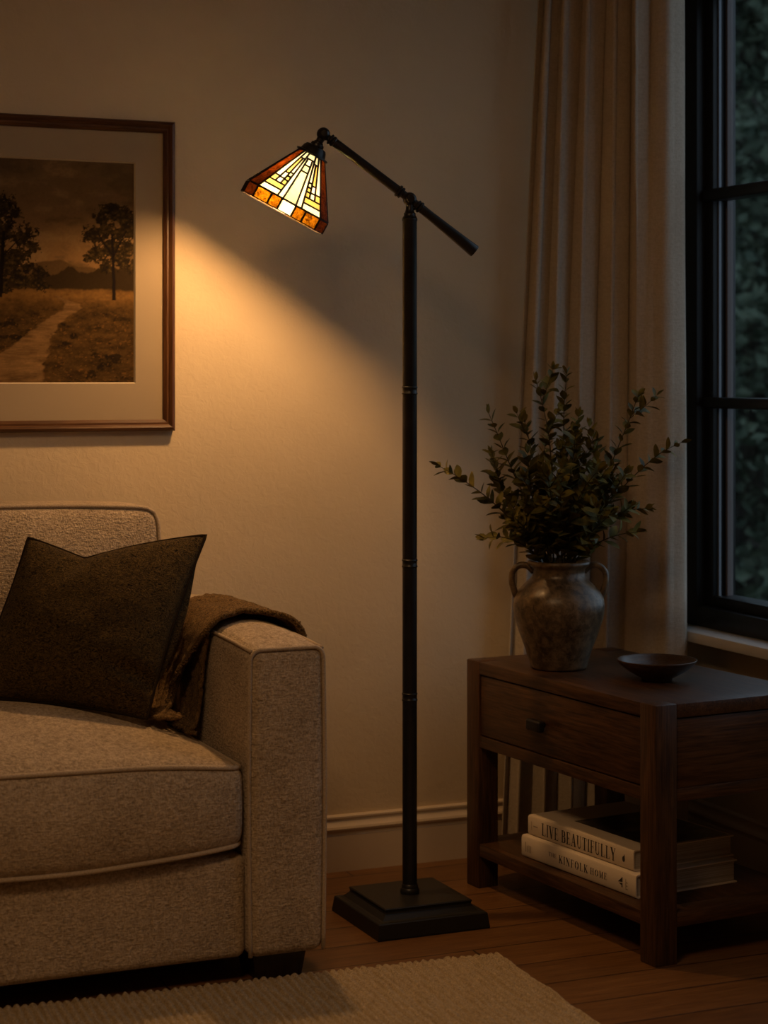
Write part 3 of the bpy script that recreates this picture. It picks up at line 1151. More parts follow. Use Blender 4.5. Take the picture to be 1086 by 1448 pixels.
def throw_fn(rows, fold, seed):
    def fn(t, s):
        x, z, yf, yb = interp(rows, s)
        y = yf + (yb - yf) * t
        g = smooth01((s - 0.45) / 0.3) if rows is TH else 0.6
        wv = fold * g * math.sin(t * PI * 3.2 + 0.8 + s * 1.5)
        nz = 0.005 * noise.noise(Vector((y * 30, s * 9, seed))) + 0.0035 * noise.noise(Vector((y * 90, s * 30, seed + 4)))
        out = max(nz, -0.002)
        if rows is TH and s < 0.45:
            return Vector((x + (out if s < 0.14 else 0), y, z + (0 if s < 0.14 else out)))
        return Vector((x - abs(wv) - abs(out), y, z + out * 0.3))
    return fn


def cloth(name, fn, nu, nv, th):
    o = MB().grid(fn, nu, nv).build(name, 'throw', throw)
    m_ = o.modifiers.new('thick', 'SOLIDIFY')
    m_.thickness = th
    m_.offset = 0
    return o


f1 = throw_fn(TH, 0.012, 2.0)
f2 = throw_fn(TH2, 0.005, 9.0)
cl1 = cloth('drape', f1, 60, 110, 0.011)
cl2 = cloth('hanging_fold', f2, 40, 50, 0.008)
rf = random.Random(12)
fr1 = MB()
for i in range(150):                                  # looped edge of the knit
    s = i / 150 * 0.86
    p = f1(0.0, s)
    p2 = f1(0.03, s)
    d = (p - p2).normalized()
    side = Vector((rf.uniform(-1, 1), rf.uniform(-1, 1), rf.uniform(-1, 1))) * 0.004
    c = p + d * 0.004
    pth = [p2, p + side * 0.5, c + side + Vector((0, 0, 0.002)), c - side * 0.6, p - side]
    fr1.tube(pth, 0.0022, 6)
fr1.build('looped_edge', 'throw', throw)
fr2 = MB()
for i in range(13):                                   # fringe lying on the seat
    t = i / 12
    p = f1(t, 1.0)
    q = p + Vector((-0.012 + rf.uniform(-0.012, 0.01), -0.015 + rf.uniform(-0.012, 0.012), 0.0))
    e = q + Vector((rf.uniform(0.0, 0.035), rf.uniform(-0.03, 0.0), -0.001))
    e2 = e + Vector((0.016, 0.012, 0.001))
    pts = [interp([(0, *f1(t, 0.94)), (0.25, *p), (0.5, *q), (0.78, *e), (1, *e2)], k / 14) for k in range(15)]
    fr2.tube(pts, [0.0046 + 0.0012 * math.sin(k * 2.6) for k in range(15)], 7)
for i in range(8):
    t = i / 7
    p = f2(t, 1.0)
    q = p + Vector((-0.02 + rf.uniform(-0.008, 0.008), -0.012 + rf.uniform(-0.01, 0.01), -0.001))
    e = q + Vector((rf.uniform(0.004, 0.02), -0.014, -0.002))
    pts = [interp([(0, *f2(t, 0.94)), (0.35, *p), (0.7, *q), (1, *e)], k / 10) for k in range(11)]
    fr2.tube(pts, [0.0044 + 0.001 * math.sin(k * 2.6) for k in range(11)], 7)
fr2.build('fringe', 'throw', throw)

# ------------------------------------------------------------------ rug
rug_ang = math.radians(-3.2)
rug = thing('rug', 'ribbed beige wool rug on the floor in front of the sofa', 'rug', (1.73, 3.443, 0.0), rug_ang)
RW, RL = 1.86, 1.75
rib = 0.0155
nrib = int(RW / rib)
nx = nrib * 7
ny = 220


def rug_fn(i, j):
    x = -RW * (1 - i)
    y = -RL * (1 - j) ** 1.5
    wob = 0.0035 * noise.noise(Vector((x * 5, y * 9, 0))) + 0.0018 * noise.noise(Vector((x * 60, y * 40, 5)))
    ph = (x + wob) / rib
    hgt = 0.0055 + 0.0085 * abs(math.sin(PI * ph)) ** 0.7 * (0.8 + 0.5 * noise.noise(Vector((round(ph - 0.5) * 3.7, y * 14, 3)))) + 0.0026 * noise.noise(Vector((x * 70, y * 55, 2))) + 0.002 * noise.noise(Vector((x * 180, y * 160, 8)))
    ed = min(1.0, min(-x, -y) / 0.008 + 0.05)
    ex = 0.003 * noise.noise(Vector((y * 60, 1, 1))) if i == 1 else 0
    ey = 0.004 * noise.noise(Vector((x * 70, 4, 1))) if j == 1 else 0
    return (x + ex, y + ey, 0.0015 + (hgt - 0.0015) * (0.25 + 0.75 * ed))


MB().grid(rug_fn, nx, ny).build('pile', 'rug', rug)
bk = MB().box((-RW, -RL, 0.0003), (0, 0, 0.0018))
bk.build('backing', 'rug', rug, smooth=False)

# ------------------------------------------------------------------ floor lamp
LXp, LYp = 1.675, 3.752
lamp = thing('floor_lamp', 'black metal floor lamp with a lit stained glass shade on a swing arm', 'lamp', (LXp, LYp, 0))


def pyramid_tiers(tiers):
    """tiers: (half width, z), square rings."""
    mb = MB()
    vs = []
    for h, z in tiers:
        vs += [(-h, -h, z), (h, -h, z), (h, h, z), (-h, h, z)]
    fs = [(3, 2, 1, 0)]
    for i in range(len(tiers) - 1):
        a, b = i * 4, i * 4 + 4
        for j in range(4):
            fs.append((a + j, a + (j + 1) % 4, b + (j + 1) % 4, b + j))
    e = (len(tiers) - 1) * 4
    fs.append((e, e + 1, e + 2, e + 3))
    return mb.add(vs, fs)


pyramid_tiers([(0.126, 0), (0.1265, 0.003), (0.1225, 0.031), (0.1205, 0.033), (0.1125, 0.033), (0.108, 0.035), (0.0975, 0.045), (0.0965, 0.048), (0.0985, 0.054), (0.0965, 0.056)]).build('base', 'cast', lamp, smooth=False)
PT = 1.482
pprof = [(0.020, 0.056), (0.0205, 0.060), (0.0195, 0.066), (0.0175, 0.068), (0.0172, 0.074), (0.0155, 0.076), (0.0155, PT - 0.008), (0.0165, PT - 0.006), (0.0165, PT - 0.002), (0.0145, PT)]
poleo = MB().lathe(pprof, n=28).build('pole', 'bronze', lamp, angle=40)
for zc in (1.117, 0.752, 0.470):
    rg = []
    for dz in (-0.0065, 0.0065):
        rg += [(0.0157, zc + dz - 0.0022), (0.0168, zc + dz - 0.001), (0.0168, zc + dz + 0.001), (0.0157, zc + dz + 0.0022)]
    MB().lathe(rg, n=28).build('joint_ring', 'bronze', poleo, angle=60)
# swivel joint on top of the pole
piv = Vector((0, 0, 1.521))
jt = MB()
jt.lathe([(0.0155, PT), (0.0135, PT + 0.003), (0.0125, PT + 0.005), (0.0128, PT + 0.009), (0.0105, PT + 0.011), (0.0085, PT + 0.018), (0.008, PT + 0.026), (0.0085, PT + 0.032)], n=24)
jt.ball(piv, 0.0148)
side = Vector((-0.242, -0.970, 0)).normalized()
jt.lathe([(0.0085, 0.0), (0.0085, 0.0155), (0.0075, 0.017), (0.004, 0.0172)], piv, side, 20)
jt.build('swivel_joint', 'bronze', lamp, angle=40)
ah = Vector((-0.970, 0.242, 0)).normalized()
adir = (ah * 0.1839 + Vector((0, 0, 0.134))).normalized()
AL = math.hypot(0.1839, 0.134)
head = piv + adir * AL
armo = MB().lathe([(0.0085, 0.012), (0.0085, 0.019), (0.0125, 0.020), (0.0125, 0.024), (0.0105, 0.0255), (0.0135, 0.027), (0.0135, 0.031), (0.0098, 0.033),
                   (0.0098, AL - 0.030), (0.0115, AL - 0.028), (0.0115, AL - 0.024), (0.0095, AL - 0.022), (0.012, AL - 0.020), (0.012, AL - 0.017), (0.007, AL - 0.015), (0.007, AL - 0.005)],
                  piv, adir, 24).build('arm', 'bronze', lamp, angle=40)
tdir = (-ah * 0.1379 + Vector((0, 0, -0.107))).normalized()
TLn = 0.178
MB().lathe([(0.0085, 0.012), (0.0085, 0.018), (0.012, 0.019), (0.012, 0.023), (0.0095, 0.0245), (0.0125, 0.026), (0.0125, 0.030), (0.0096, 0.032),
            (0.0098, 0.06), (0.0108, 0.10), (0.0122, 0.14), (0.0137, TLn - 0.002), (0.0128, TLn)], piv, tdir, 24).build('counterweight_handle', 'bronze', lamp, angle=40)
hd_ = MB().ball(head, 0.0142)
hd_.lathe([(0.0078, 0), (0.0078, 0.0150), (0.0065, 0.0165), (0.003, 0.0167)], head, side, 18)

# shade frame: ax points from the head down through the opening
tilt = math.radians(28)
ax_ = (ah * math.sin(tilt) + Vector((0, 0, -math.cos(tilt))) - side * 0.11).normalized()
fy_ = (side - ax_ * side.dot(ax_)).normalized()   # front face normal
fx_ = ax_.cross(fy_).normalized()
if fx_.dot(ah) > 0:
    fx_ = -fx_                               # fx_ points away from the tilt


def SP(x, y, d):
    """shade local: x across the front, y outward to the front, d along the axis from the head ball."""
    return head + fx_ * x + fy_ * y + ax_ * d


hd_.lathe([(0.0085, 0.010), (0.008, 0.018), (0.0105, 0.020), (0.0105, 0.024)], head, ax_, 20)
hd_.build('shade_joint', 'bronze', lamp, angle=40)
cap = MB().lathe([(0.010, 0.022), (0.0135, 0.023), (0.0145, 0.026), (0.0145, 0.029), (0.022, 0.031), (0.0255, 0.036), (0.0275, 0.042), (0.029, 0.046), (0.0355, 0.0475), (0.0365, 0.050), (0.034, 0.0515), (0.028, 0.0515)],
                 head, ax_, 36).build('shade_cap', 'bronze', lamp, angle=40)
D0, D1, D2 = 0.050, 0.161, 0.187
A0, A1 = 0.0285, 0.092
C0, C1 = 0.0185, 0.072
shade = bpy.data.objects.new('shade', None)
COL.objects.link(shade)
shade.parent = lamp
cur_panel, cur_mats = MB(), []


def rot4(x, y, k):
    for _ in range(k):
        x, y = -y, x
    return x, y


def piece(corner_fn, s0, s1, t0, t1, mat):
    """one pane of glass in its lead came; corner_fn(s,t,o) gives a point, o outward offset."""
    e = 0.0020
    P = [corner_fn(s, t, 0) for s, t in ((s0, t0), (s1, t0), (s1, t1), (s0, t1))]
    cen = sum(P, Vector()) / 4
    n = (P[1] - P[0]).cross(P[3] - P[0]).normalized()
    if n.dot(cen - (head + ax_ * ((cen - head).dot(ax_)))) < 0:
        n = -n
    ins = []
    for i in range(4):
        a, b, c = P[i - 1], P[i], P[(i + 1) % 4]
        d1, d2 = (a - b), (c - b)
        d1 = d1.normalized() if d1.length > 1e-7 else d1
        d2 = d2.normalized() if d2.length > 1e-7 else d2
        ins.append(b + (d1 + d2) * e)
    n_f = len(cur_panel.f)
    cur_panel.add([q + n * 0.0004 for q in ins] + [q - n * 0.0012 for q in ins], [(0, 1, 2, 3), (7, 6, 5, 4), (0, 4, 5, 1), (1, 5, 6, 2), (2, 6, 7, 3), (3, 7, 4, 0)])
    cur_mats.extend([mat] * (len(cur_panel.f) - n_f))
    h = 0.0016
    vs = [q + n * 0.0007 for q in P] + [q + n * h for q in [P[i].lerp(ins[i], 0.5) for i in range(4)]] + [q + n * 0.0003 for q in ins] + [q - n * h for q in ins] + [q - n * h for q in P]
    fs = []
    for lv in range(4):
        for i in range(4):
            fs.append((lv * 4 + i, lv * 4 + (i + 1) % 4, lv * 4 + 4 + (i + 1) % 4, lv * 4 + 4 + i))
    cur_panel.add(vs, fs)
    cur_mats.extend(['lead'] * len(fs))


def main_face(k):
    def fn(s, t, o):
        d = D0 + (D1 - D0) * t
        half = A0 + (A1 - A0) * t
        c = C0 + (C1 - C0) * t
        x, y = rot4(s * c, half, k)
        return SP(x, y, d)
    return fn


def chamfer_face(k):
    def fn(s, t, o):
        d = D0 + (D1 - D0) * t
        half = A0 + (A1 - A0) * t
        c = C0 + (C1 - C0) * t
        q = (s + 1) / 2
        x, y = rot4(c + (half - c) * q, half + (c - half) * q, k)
        return SP(x, y, d)
    return fn


def band_face(k, ch=False):
    def fn(s, t, o):
        d = D1 + (D2 - D1) * t
        if ch:
            q = (s + 1) / 2
            x, y = rot4(C1 + (A1 - C1) * q, A1 + (C1 - A1) * q, k)
        else:
            x, y = rot4(s * C1, A1, k)
        return SP(x, y, d)
    return fn


half_block = [(0.77, 1.0, 0.0, 0.65, 'g_cream'), (0.77, 1.0, 0.65, 0.77, 'g_amber'), (0.39, 0.77, 0.0, 0.15, 'g_tan'),
              (0.57, 0.77, 0.15, 0.53, 'g_amber'), (0.57, 0.77, 0.53, 0.66, 'g_cream'), (0.57, 0.77, 0.66, 0.77, 'g_cream'),
              (0.39, 0.57, 0.15, 0.50, 'g_cream'), (0.39, 0.57, 0.50, 0.585, 'g_yellow'), (0.39, 0.57, 0.585, 0.67, 'g_amber'), (0.39, 0.57, 0.67, 0.77, 'g_amber'),
              (0.39, 1.0, 0.77, 0.88, 'g_amber'), (0.39, 1.0, 0.88, 1.0, 'g_cream'), (0.21, 0.39, 0.11, 1.0, 'g_cream')]
centre = [(-0.39, 0.39, 0.0, 0.11, 'g_tan'), (-0.21, 0.21, 0.11, 0.24, 'g_cream'), (-0.21, 0.21, 0.24, 0.37, 'g_yellow'), (-0.21, 0.21, 0.37, 1.0, 'g_yellow')]
ORDER = ['lead', 'g_cream', 'g_yellow', 'g_amber', 'g_tan', 'g_mica', 'g_dark']


def finish_panel(name):
    global cur_panel, cur_mats
    o = cur_panel.build(name, 'lead', shade, smooth=False)
    for q in ORDER[1:]:
        o.data.materials.append(MAT[q])
    o.data.polygons.foreach_set('material_index', [ORDER.index(q) for q in cur_mats])
    cur_panel, cur_mats = MB(), []
    return o


for k in range(4):
    fn = main_face(k)
    for (s0, s1, t0, t1, mt) in half_block:
        piece(fn, s0, s1, t0, t1, mt)
        piece(fn, -s1, -s0, t0, t1, mt)
    for pc in centre:
        piece(fn, *pc)
    finish_panel('glass_panel')
    bf = band_face(k)
    for s0, s1, mt in ((-1, -0.55, 'g_mica'), (-0.55, -0.22, 'g_mica'), (-0.22, 0.22, 'g_cream'), (0.22, 0.55, 'g_mica'), (0.55, 1, 'g_mica')):
        piece(bf, s0, s1, 0, 1, mt)
    finish_panel('rim_band')
    piece(chamfer_face(k), -1, 1, 0, 1, 'g_dark')
    piece(band_face(k, True), -1, 1, 0, 1, 'g_dark')
    finish_panel('corner_panel')
BULB_D = 0.114
bp = head + ax_ * BULB_D - fx_ * 0.034
MB().ball(bp, 0.026).build('bulb', 'bulb', lamp)
sk = head + ax_ * 0.05
sd = bp - sk
MB().lathe([(0.012, 0.0), (0.012, sd.length - 0.030), (0.010, sd.length - 0.022)], sk, sd, 20).build('bulb_socket', 'bronze', lamp, angle=40)

# ------------------------------------------------------------------ side table
TA = math.radians(5.05)
tbl = thing('side_table', 'dark walnut side table with one drawer and a low shelf', 'side table', (1.974, 3.253, 0), TA)
TW, TD, THT, LG = 0.715, 0.40, 0.508, 0.052     # along local y, along local x, height, leg
for (ix, iy) in ((0, 0), (0, 1), (1, 0), (1, 1)):
    x0 = 0 if ix == 0 else TD - LG
    y0 = 0 if iy == 0 else TW - LG
    MB().box((x0, y0, 0), (x0 + LG, y0 + LG, THT)).build('leg', 'wood_z', tbl, bevel=0.0025)
# top, notched round the legs
e = 0.0004
tp = MB()
ztop, zbot = THT - 0.0005, THT - 0.028
poly = [(LG + e, 0.001), (TD - LG - e, 0.001), (TD - LG - e, LG + e), (TD - 0.001, LG + e), (TD - 0.001, TW - LG - e), (TD - LG - e, TW - LG - e), (TD - LG - e, TW - 0.001), (LG + e, TW - 0.001),
        (LG + e, TW - LG - e), (0.001, TW - LG - e), (0.001, LG + e), (LG + e, LG + e)]
n = len(poly)
tp.add([(x, y, zbot) for x, y in poly] + [(x, y, ztop) for x, y in poly],
       [tuple(range(n))[::-1], tuple(range(n, 2 * n))] + [(i, (i + 1) % n, n + (i + 1) % n, n + i) for i in range(n)])
tp.build('table_top', 'wood_y', tbl, bevel=0.0015, seg=2)
# case
zr = 0.316
MB().box((0.002, LG, zr), (0.028, TW - LG, zr + 0.026)).build('front_rail', 'wood_y', tbl, bevel=0.0015)
for y0, nm in ((0.006, 'side_panel'), (TW - 0.026, 'side_panel')):
    sp_ = MB().box((LG, y0, zr + 0.026), (TD - LG, y0 + 0.02, zbot - 0.003)).build(nm, 'wood_x', tbl, bevel=0.001)
    MB().box((LG, y0 - 0.003, zr), (TD - LG, y0 + 0.021, zr + 0.0255)).build('lower_rail', 'wood_x', sp_, bevel=0.0015)
MB().box((TD - 0.026, LG, zr - 0.02), (TD - 0.006, TW - LG, zbot)).build('back_panel', 'wood_y', tbl, bevel=0.001)
MB().box((0.03, 0.03, zr + 0.004), (TD - 0.027, TW - 0.03, zr + 0.012)).build('case_bottom', 'wood_y', tbl, bevel=0.001)
dr = MB().box((0.0045, LG + 0.003, zr + 0.0285), (0.024, TW - LG - 0.003, zbot - 0.003)).build('drawer', 'wood_y', tbl, bevel=0.0015)
kb = MB()
kb.lathe([(0.006, 0), (0.006, 0.014)], (0.0045, 0, 0), (-1, 0, 0), 16)
kb.rbox((-0.027, -0.026, -0.0125), (-0.010, 0.026, 0.0125), 0.0055, 3, 3)
ko = kb.build('knob', 'knob', dr)
ko.location = (0.0, 0.402, 0.408)
MB().box((0.0015, LG + 0.0005, 0.072), (TD - 0.0015, TW - LG - 0.0005, 0.100)).build('shelf', 'wood_y', tbl, bevel=0.0015)
for iy in (0, 1):
    y0 = 0.0015 if iy == 0 else TW - LG - 0.0005
    MB().box((LG + 0.0005, y0, 0.072), (TD - LG - 0.0005, y0 + LG - 0.001, 0.0999)).build('shelf_end', 'wood_x', tbl, bevel=0.0012)

# ------------------------------------------------------------------ lettering (simple modern serif drawn with strokes)
def glyph(ch):
    """list of (polyline, width) in a 1-high box, and advance width."""
    TK, TN = 0.15, 0.045
    st = lambda x, y0=0, y1=1, w=TK: ([(x, y0), (x, y1)], w)
    sf = lambda x, y, w=0.30: ([(x - w / 2, y), (x + w / 2, y)], 0.04)
    b, t = 0.02, 0.98

    def arc(cx, cy, rx, ry, a0, a1, n=14):
        return [(cx + rx * math.cos(math.radians(a0 + (a1 - a0) * i / n)), cy + ry * math.sin(math.radians(a0 + (a1 - a0) * i / n))) for i in range(n + 1)]
    if ch == 'L':
        return [st(0.15), sf(0.15, t), ([(0.02, b), (0.56, b)], 0.045), ([(0.55, 0), (0.55, 0.22)], 0.04)], 0.62
    if ch == 'I':
        return [st(0.15), sf(0.15, t), sf(0.15, b)], 0.32
    if ch == 'V':
        return [([(0.12, t), (0.36, 0)], TK), ([(0.36, 0), (0.60, t)], TN), sf(0.12, t), sf(0.60, t, 0.22)], 0.70
    if ch in 'EF':
        g = [st(0.15), sf(0.15, b), ([(0.02, t), (0.54, t)], 0.045), ([(0.15, 0.52), (0.42, 0.52)], 0.045), ([(0.42, 0.40), (0.42, 0.64)], 0.04), ([(0.53, 1), (0.53, 0.78)], 0.04)]
        if ch == 'E':
            g += [([(0.02, b), (0.56, b)], 0.045), ([(0.55, 0), (0.55, 0.22)], 0.04)]
        return g, 0.62 if ch == 'E' else 0.58
    if ch == 'B':
        return [st(0.15), ([(0.02, t), (0.3, t)] + arc(0.30, 0.755, 0.19, 0.225, 90, -90) + [(0.15, 0.53)], 0.05), (arc(0.30, 0.755, 0.19, 0.20, 50, -50), 0.13),
                ([(0.02, b), (0.32, b)] + arc(0.32, 0.275, 0.22, 0.255, -90, 90) + [(0.15, 0.53)], 0.05), (arc(0.32, 0.275, 0.22, 0.22, -50, 50), 0.14)], 0.66
    if ch == 'A':
        return [([(0.10, 0), (0.34, 1)], TN), ([(0.34, 1), (0.58, 0)], TK), ([(0.17, 0.32), (0.50, 0.32)], 0.045), sf(0.10, b, 0.22), sf(0.58, b)], 0.74
    if ch == 'U':
        return [([(0.15, 1), (0.15, 0.3)], TK), ([(0.15, 0.32)] + arc(0.355, 0.28, 0.205, 0.26, 180, 360), 0.06), ([(0.56, 0.28), (0.56, 1)], TN), sf(0.15, t), sf(0.56, t, 0.22)], 0.74
    if ch == 'T':
        return [st(0.32), sf(0.32, b), ([(0.03, t), (0.61, t)], 0.045), ([(0.04, 1), (0.04, 0.78)], 0.04), ([(0.60, 1), (0.60, 0.78)], 0.04)], 0.66
    if ch == 'Y':
        return [([(0.10, t), (0.33, 0.46)], TK), ([(0.58, t), (0.36, 0.46)], TN), ([(0.34, 0.5), (0.34, 0)], TK), sf(0.10, t), sf(0.58, t, 0.22), sf(0.34, b)], 0.70
    if ch == 'K':
        return [st(0.15), sf(0.15, t), sf(0.15, b), ([(0.57, t), (0.20, 0.42)], TN), ([(0.28, 0.56), (0.60, 0)], TK), sf(0.57, t, 0.22), sf(0.60, b, 0.24)], 0.74
    if ch == 'N':
        return [([(0.12, 0), (0.12, 1)], TN), ([(0.12, 1), (0.58, 0)], TK), ([(0.58, 0), (0.58, 1)], TN), sf(0.12, b, 0.22), sf(0.08, t, 0.2), sf(0.58, t, 0.22)], 0.74
    if ch == 'O':
        return [(arc(0.37, 0.5, 0.28, 0.48, 0, 360, 28), 0.05), (arc(0.37, 0.5, 0.27, 0.42, 125, 235), 0.14), (arc(0.37, 0.5, 0.27, 0.42, -55, 55), 0.14)], 0.76
    if ch == 'H':
        return [st(0.15), st(0.60), ([(0.15, 0.52), (0.60, 0.52)], 0.045), sf(0.15, t), sf(0.15, b), sf(0.60, t), sf(0.60, b)], 0.78
    if ch == 'M':
        return [([(0.12, 0), (0.12, 1)], TN), ([(0.13, 1), (0.38, 0.02)], 0.13), ([(0.38, 0.02), (0.64, 1)], TN), ([(0.66, 0), (0.66, 1)], TK), sf(0.12, b, 0.22), sf(0.09, t, 0.2), sf(0.66, b), sf(0.68, t, 0.24)], 0.84
    return [], 0.34


def lettering(text, height, width, track=0.06):
    """flat letters in (x right, y up), fitted to width."""
    items, cur_ = [], 0.0
    for ch in text:
        g, adv = glyph(ch)
        for pl, wd in g:
            items.append(([(cur_ + x, y) for x, y in pl], wd))
        cur_ += adv + track
    cur_ -= track
    sx = width / cur_
    quads = []
    for pl, wd in items:
        for (x0, y0), (x1, y1) in zip(pl[:-1], pl[1:]):
            X0, X1, Y0, Y1 = x0 * sx, x1 * sx, y0 * height, y1 * height
            dx, dy = X1 - X0, Y1 - Y0
            L = math.hypot(dx, dy) or 1e-9
            hwx = wd * 0.5 * sx * abs(dy) / L + wd * 0.5 * height * abs(dx) / L
            nx_, ny_ = -dy / L * hwx, dx / L * hwx
            ex, ey = dx / L * hwx * 0.15, dy / L * hwx * 0.15
            quads.append([(X0 + nx_ - ex, Y0 + ny_ - ey), (X0 - nx_ - ex, Y0 - ny_ - ey), (X1 - nx_ + ex, Y1 - ny_ + ey), (X1 + nx_ + ex, Y1 + ny_ + ey)])
    return quads


def on_spine(quads, ys, z0, x=-0.0003):
    """text on a spine facing local -x, reading from far (+y) to near (-y)."""
    mb = MB()
    for q in quads:
        P = [(x, ys - u, z0 + v_) for u, v_ in q]
        mb.add(P, [(0, 1, 2, 3)])
    return mb


# ------------------------------------------------------------------ books on the shelf (local: x from the spine inwards, y along the spine)
def book(label, loc, rz, L, Wd, T, cover):
    b = thing('book', label, 'book', loc, rz, 'coffee table books on the shelf')
    c = 0.0028
    cv = MB()
    # rounded spine and both boards as one wrap-around profile extruded along y
    prof = [(Wd, 0), (0.006, 0), (0.002, 0.0015), (0.0, 0.005), (0.0, T - 0.005), (0.002, T - 0.0015), (0.006, T), (Wd, T), (Wd, T - c), (0.006, T - c), (c, T - 0.006), (c, 0.006), (0.006, c), (Wd, c)]
    n = len(prof)
    cv.add([(x, 0, z) for x, z in prof] + [(x, L, z) for x, z in prof],
           [(i, (i + 1) % n, n + (i + 1) % n, n + i) for i in range(n)])
    # end caps as quads between outer and inner profile
    outer = prof[:8]
    inner = [prof[13], prof[12], prof[11], prof[11], prof[10], prof[10], prof[9], prof[8]]
    for yy in (0, L):
        for i in range(7):
            q = [(outer[i][0], yy, outer[i][1]), (outer[i + 1][0], yy, outer[i + 1][1]), (inner[i + 1][0], yy, inner[i + 1][1]), (inner[i][0], yy, inner[i][1])]
            cv.add(q, [(0, 1, 2, 3)])
    co = cv.build('cover', cover, b, angle=30)
    MB().box((0.004, 0.004, c + 0.0002), (Wd - 0.005, L - 0.004, T - c - 0.0002)).build('pages', 'pages', b, smooth=False)
    return b, co


BK2L, BK1L = 0.405, 0.372
bw = Vector((1.954, 3.781, 0))
b2_rz = math.atan2(-(2.003 - 1.954), (3.781 - 3.374)) * -1
b2_rz = math.atan2(0.049, 0.407)
o2 = (2.0025, 3.376, 0.1005)
B2, C2 = book('wide cream book lying flat on the shelf under the LIVE BEAUTIFULLY book', o2, b2_rz, BK2L, 0.262, 0.047, 'book_cover_b')
o1 = (2.0125, 3.402, 0.1480)
B1, C1b = book('cream book titled LIVE BEAUTIFULLY with a dark cover photograph', o1, math.atan2(0.046, 0.367), BK1L, 0.262, 0.043, 'book_cover')
# printing on the lower spine: distances from the far end
T2 = 0.047
on_spine(lettering('THE', 0.0085, 0.030, 0.12), BK2L - 0.102, 0.0225).build('lettering', 'ink', C2, smooth=False)
on_spine(lettering('KINFOLK', 0.0165, 0.104, 0.14), BK2L - 0.140, 0.0155).build('lettering', 'ink', C2, smooth=False)
on_spine(lettering('HOME', 0.0135, 0.058, 0.14), BK2L - 0.252, 0.0165).build('lettering', 'ink', C2, smooth=False)
mk2 = MB()
yy = BK2L - 0.346
mk2.add([(-0.0003, yy, 0.0225), (-0.0003, yy - 0.016, 0.035), (-0.0003, yy - 0.016, 0.0245)], [(0, 1, 2)])
mk2.add([(-0.0003, yy - 0.003, 0.0205), (-0.0003, yy - 0.016, 0.0225), (-0.0003, yy - 0.016, 0.0135), (-0.0003, yy - 0.0125, 0.0135), (-0.0003, yy - 0.0125, 0.0175)], [(0, 1, 2, 3, 4)])
mk2.build('emblem', 'ink', C2, smooth=False)
mk3 = MB()
for (a, z0, z1, wd) in ((0.015, 0.013, 0.034, 0.0022), (0.0205, 0.013, 0.026, 0.0018), (0.025, 0.013, 0.028, 0.0018), (0.030, 0.013, 0.028, 0.0018), (0.0345, 0.013, 0.028, 0.0018)):
    mk3.add([(-0.0003, BK2L - a, z0), (-0.0003, BK2L - a - wd, z0), (-0.0003, BK2L - a - wd, z1), (-0.0003, BK2L - a, z1)], [(0, 1, 2, 3)])
mk3.build('imprint_mark', 'ink_grey', C2, smooth=False)
mk3 = MB()
for (a, z0, z1, wd) in ((0.372, 0.012, 0.033, 0.0016), (0.3736, 0.012, 0.0135, 0.006), (0.3736, 0.0185, 0.020, 0.005), (0.3736, 0.025, 0.0265, 0.005)):
    mk3.add([(-0.0003, BK2L - a, z0), (-0.0003, BK2L - a - wd, z0), (-0.0003, BK2L - a - wd, z1), (-0.0003, BK2L - a, z1)], [(0, 1, 2, 3)])
mk3.build('volume_mark', 'ink_grey', C2, smooth=False)
# printing on the upper spine
on_spine(lettering('LIVE', 0.026, 0.062, 0.07), BK1L - 0.052, 0.0085).build('lettering', 'ink', C1b, smooth=False)
on_spine(lettering('BEAUTIFULLY', 0.026, 0.190, 0.07), BK1L - 0.124, 0.0085).build('lettering', 'ink', C1b, smooth=False)
mk4 = MB()
mk4.add([(-0.0003, BK1L - 0.013, 0.012), (-0.0003, BK1L - 0.0142, 0.012), (-0.0003, BK1L - 0.0142, 0.031), (-0.0003, BK1L - 0.013, 0.031)], [(0, 1, 2, 3)])
for i in range(6):
    a = 0.020 + i * 0.0028
    mk4.add([(-0.0003, BK1L - a, 0.0205), (-0.0003, BK1L - a - 0.002, 0.0205), (-0.0003, BK1L - a - 0.002, 0.0228 + 0.0006 * (i % 2)), (-0.0003, BK1L - a, 0.0228)], [(0, 1, 2, 3)])
mk4.build('imprint_mark', 'ink_grey', C1b, smooth=False)
dp = MB()
cy_, cz_ = BK1L - 0.340, 0.019
dp.add([(-0.0003, cy_ - 0.0045 * math.cos(t), cz_ + 0.006 * math.sin(t)) for t in [2 * PI * i / 14 for i in range(14)]], [tuple(range(14))])
dp.add([(-0.0003, cy_ + 0.001, cz_ + 0.004), (-0.0003, cy_ - 0.004, cz_ + 0.004), (-0.0003, cy_ - 0.003, cz_ + 0.011)], [(0, 1, 2)])
dp.build('emblem', 'ink', C1b, smooth=False)
cp = MB()
cp.add([(0.050, 0.010, 0.0433), (0.255, 0.010, 0.0433), (0.255, 0.270, 0.0433), (0.050, 0.270, 0.0433)], [(0, 1, 2, 3)])
cp.build('cover_photograph', 'cover_photo', C1b, smooth=False)

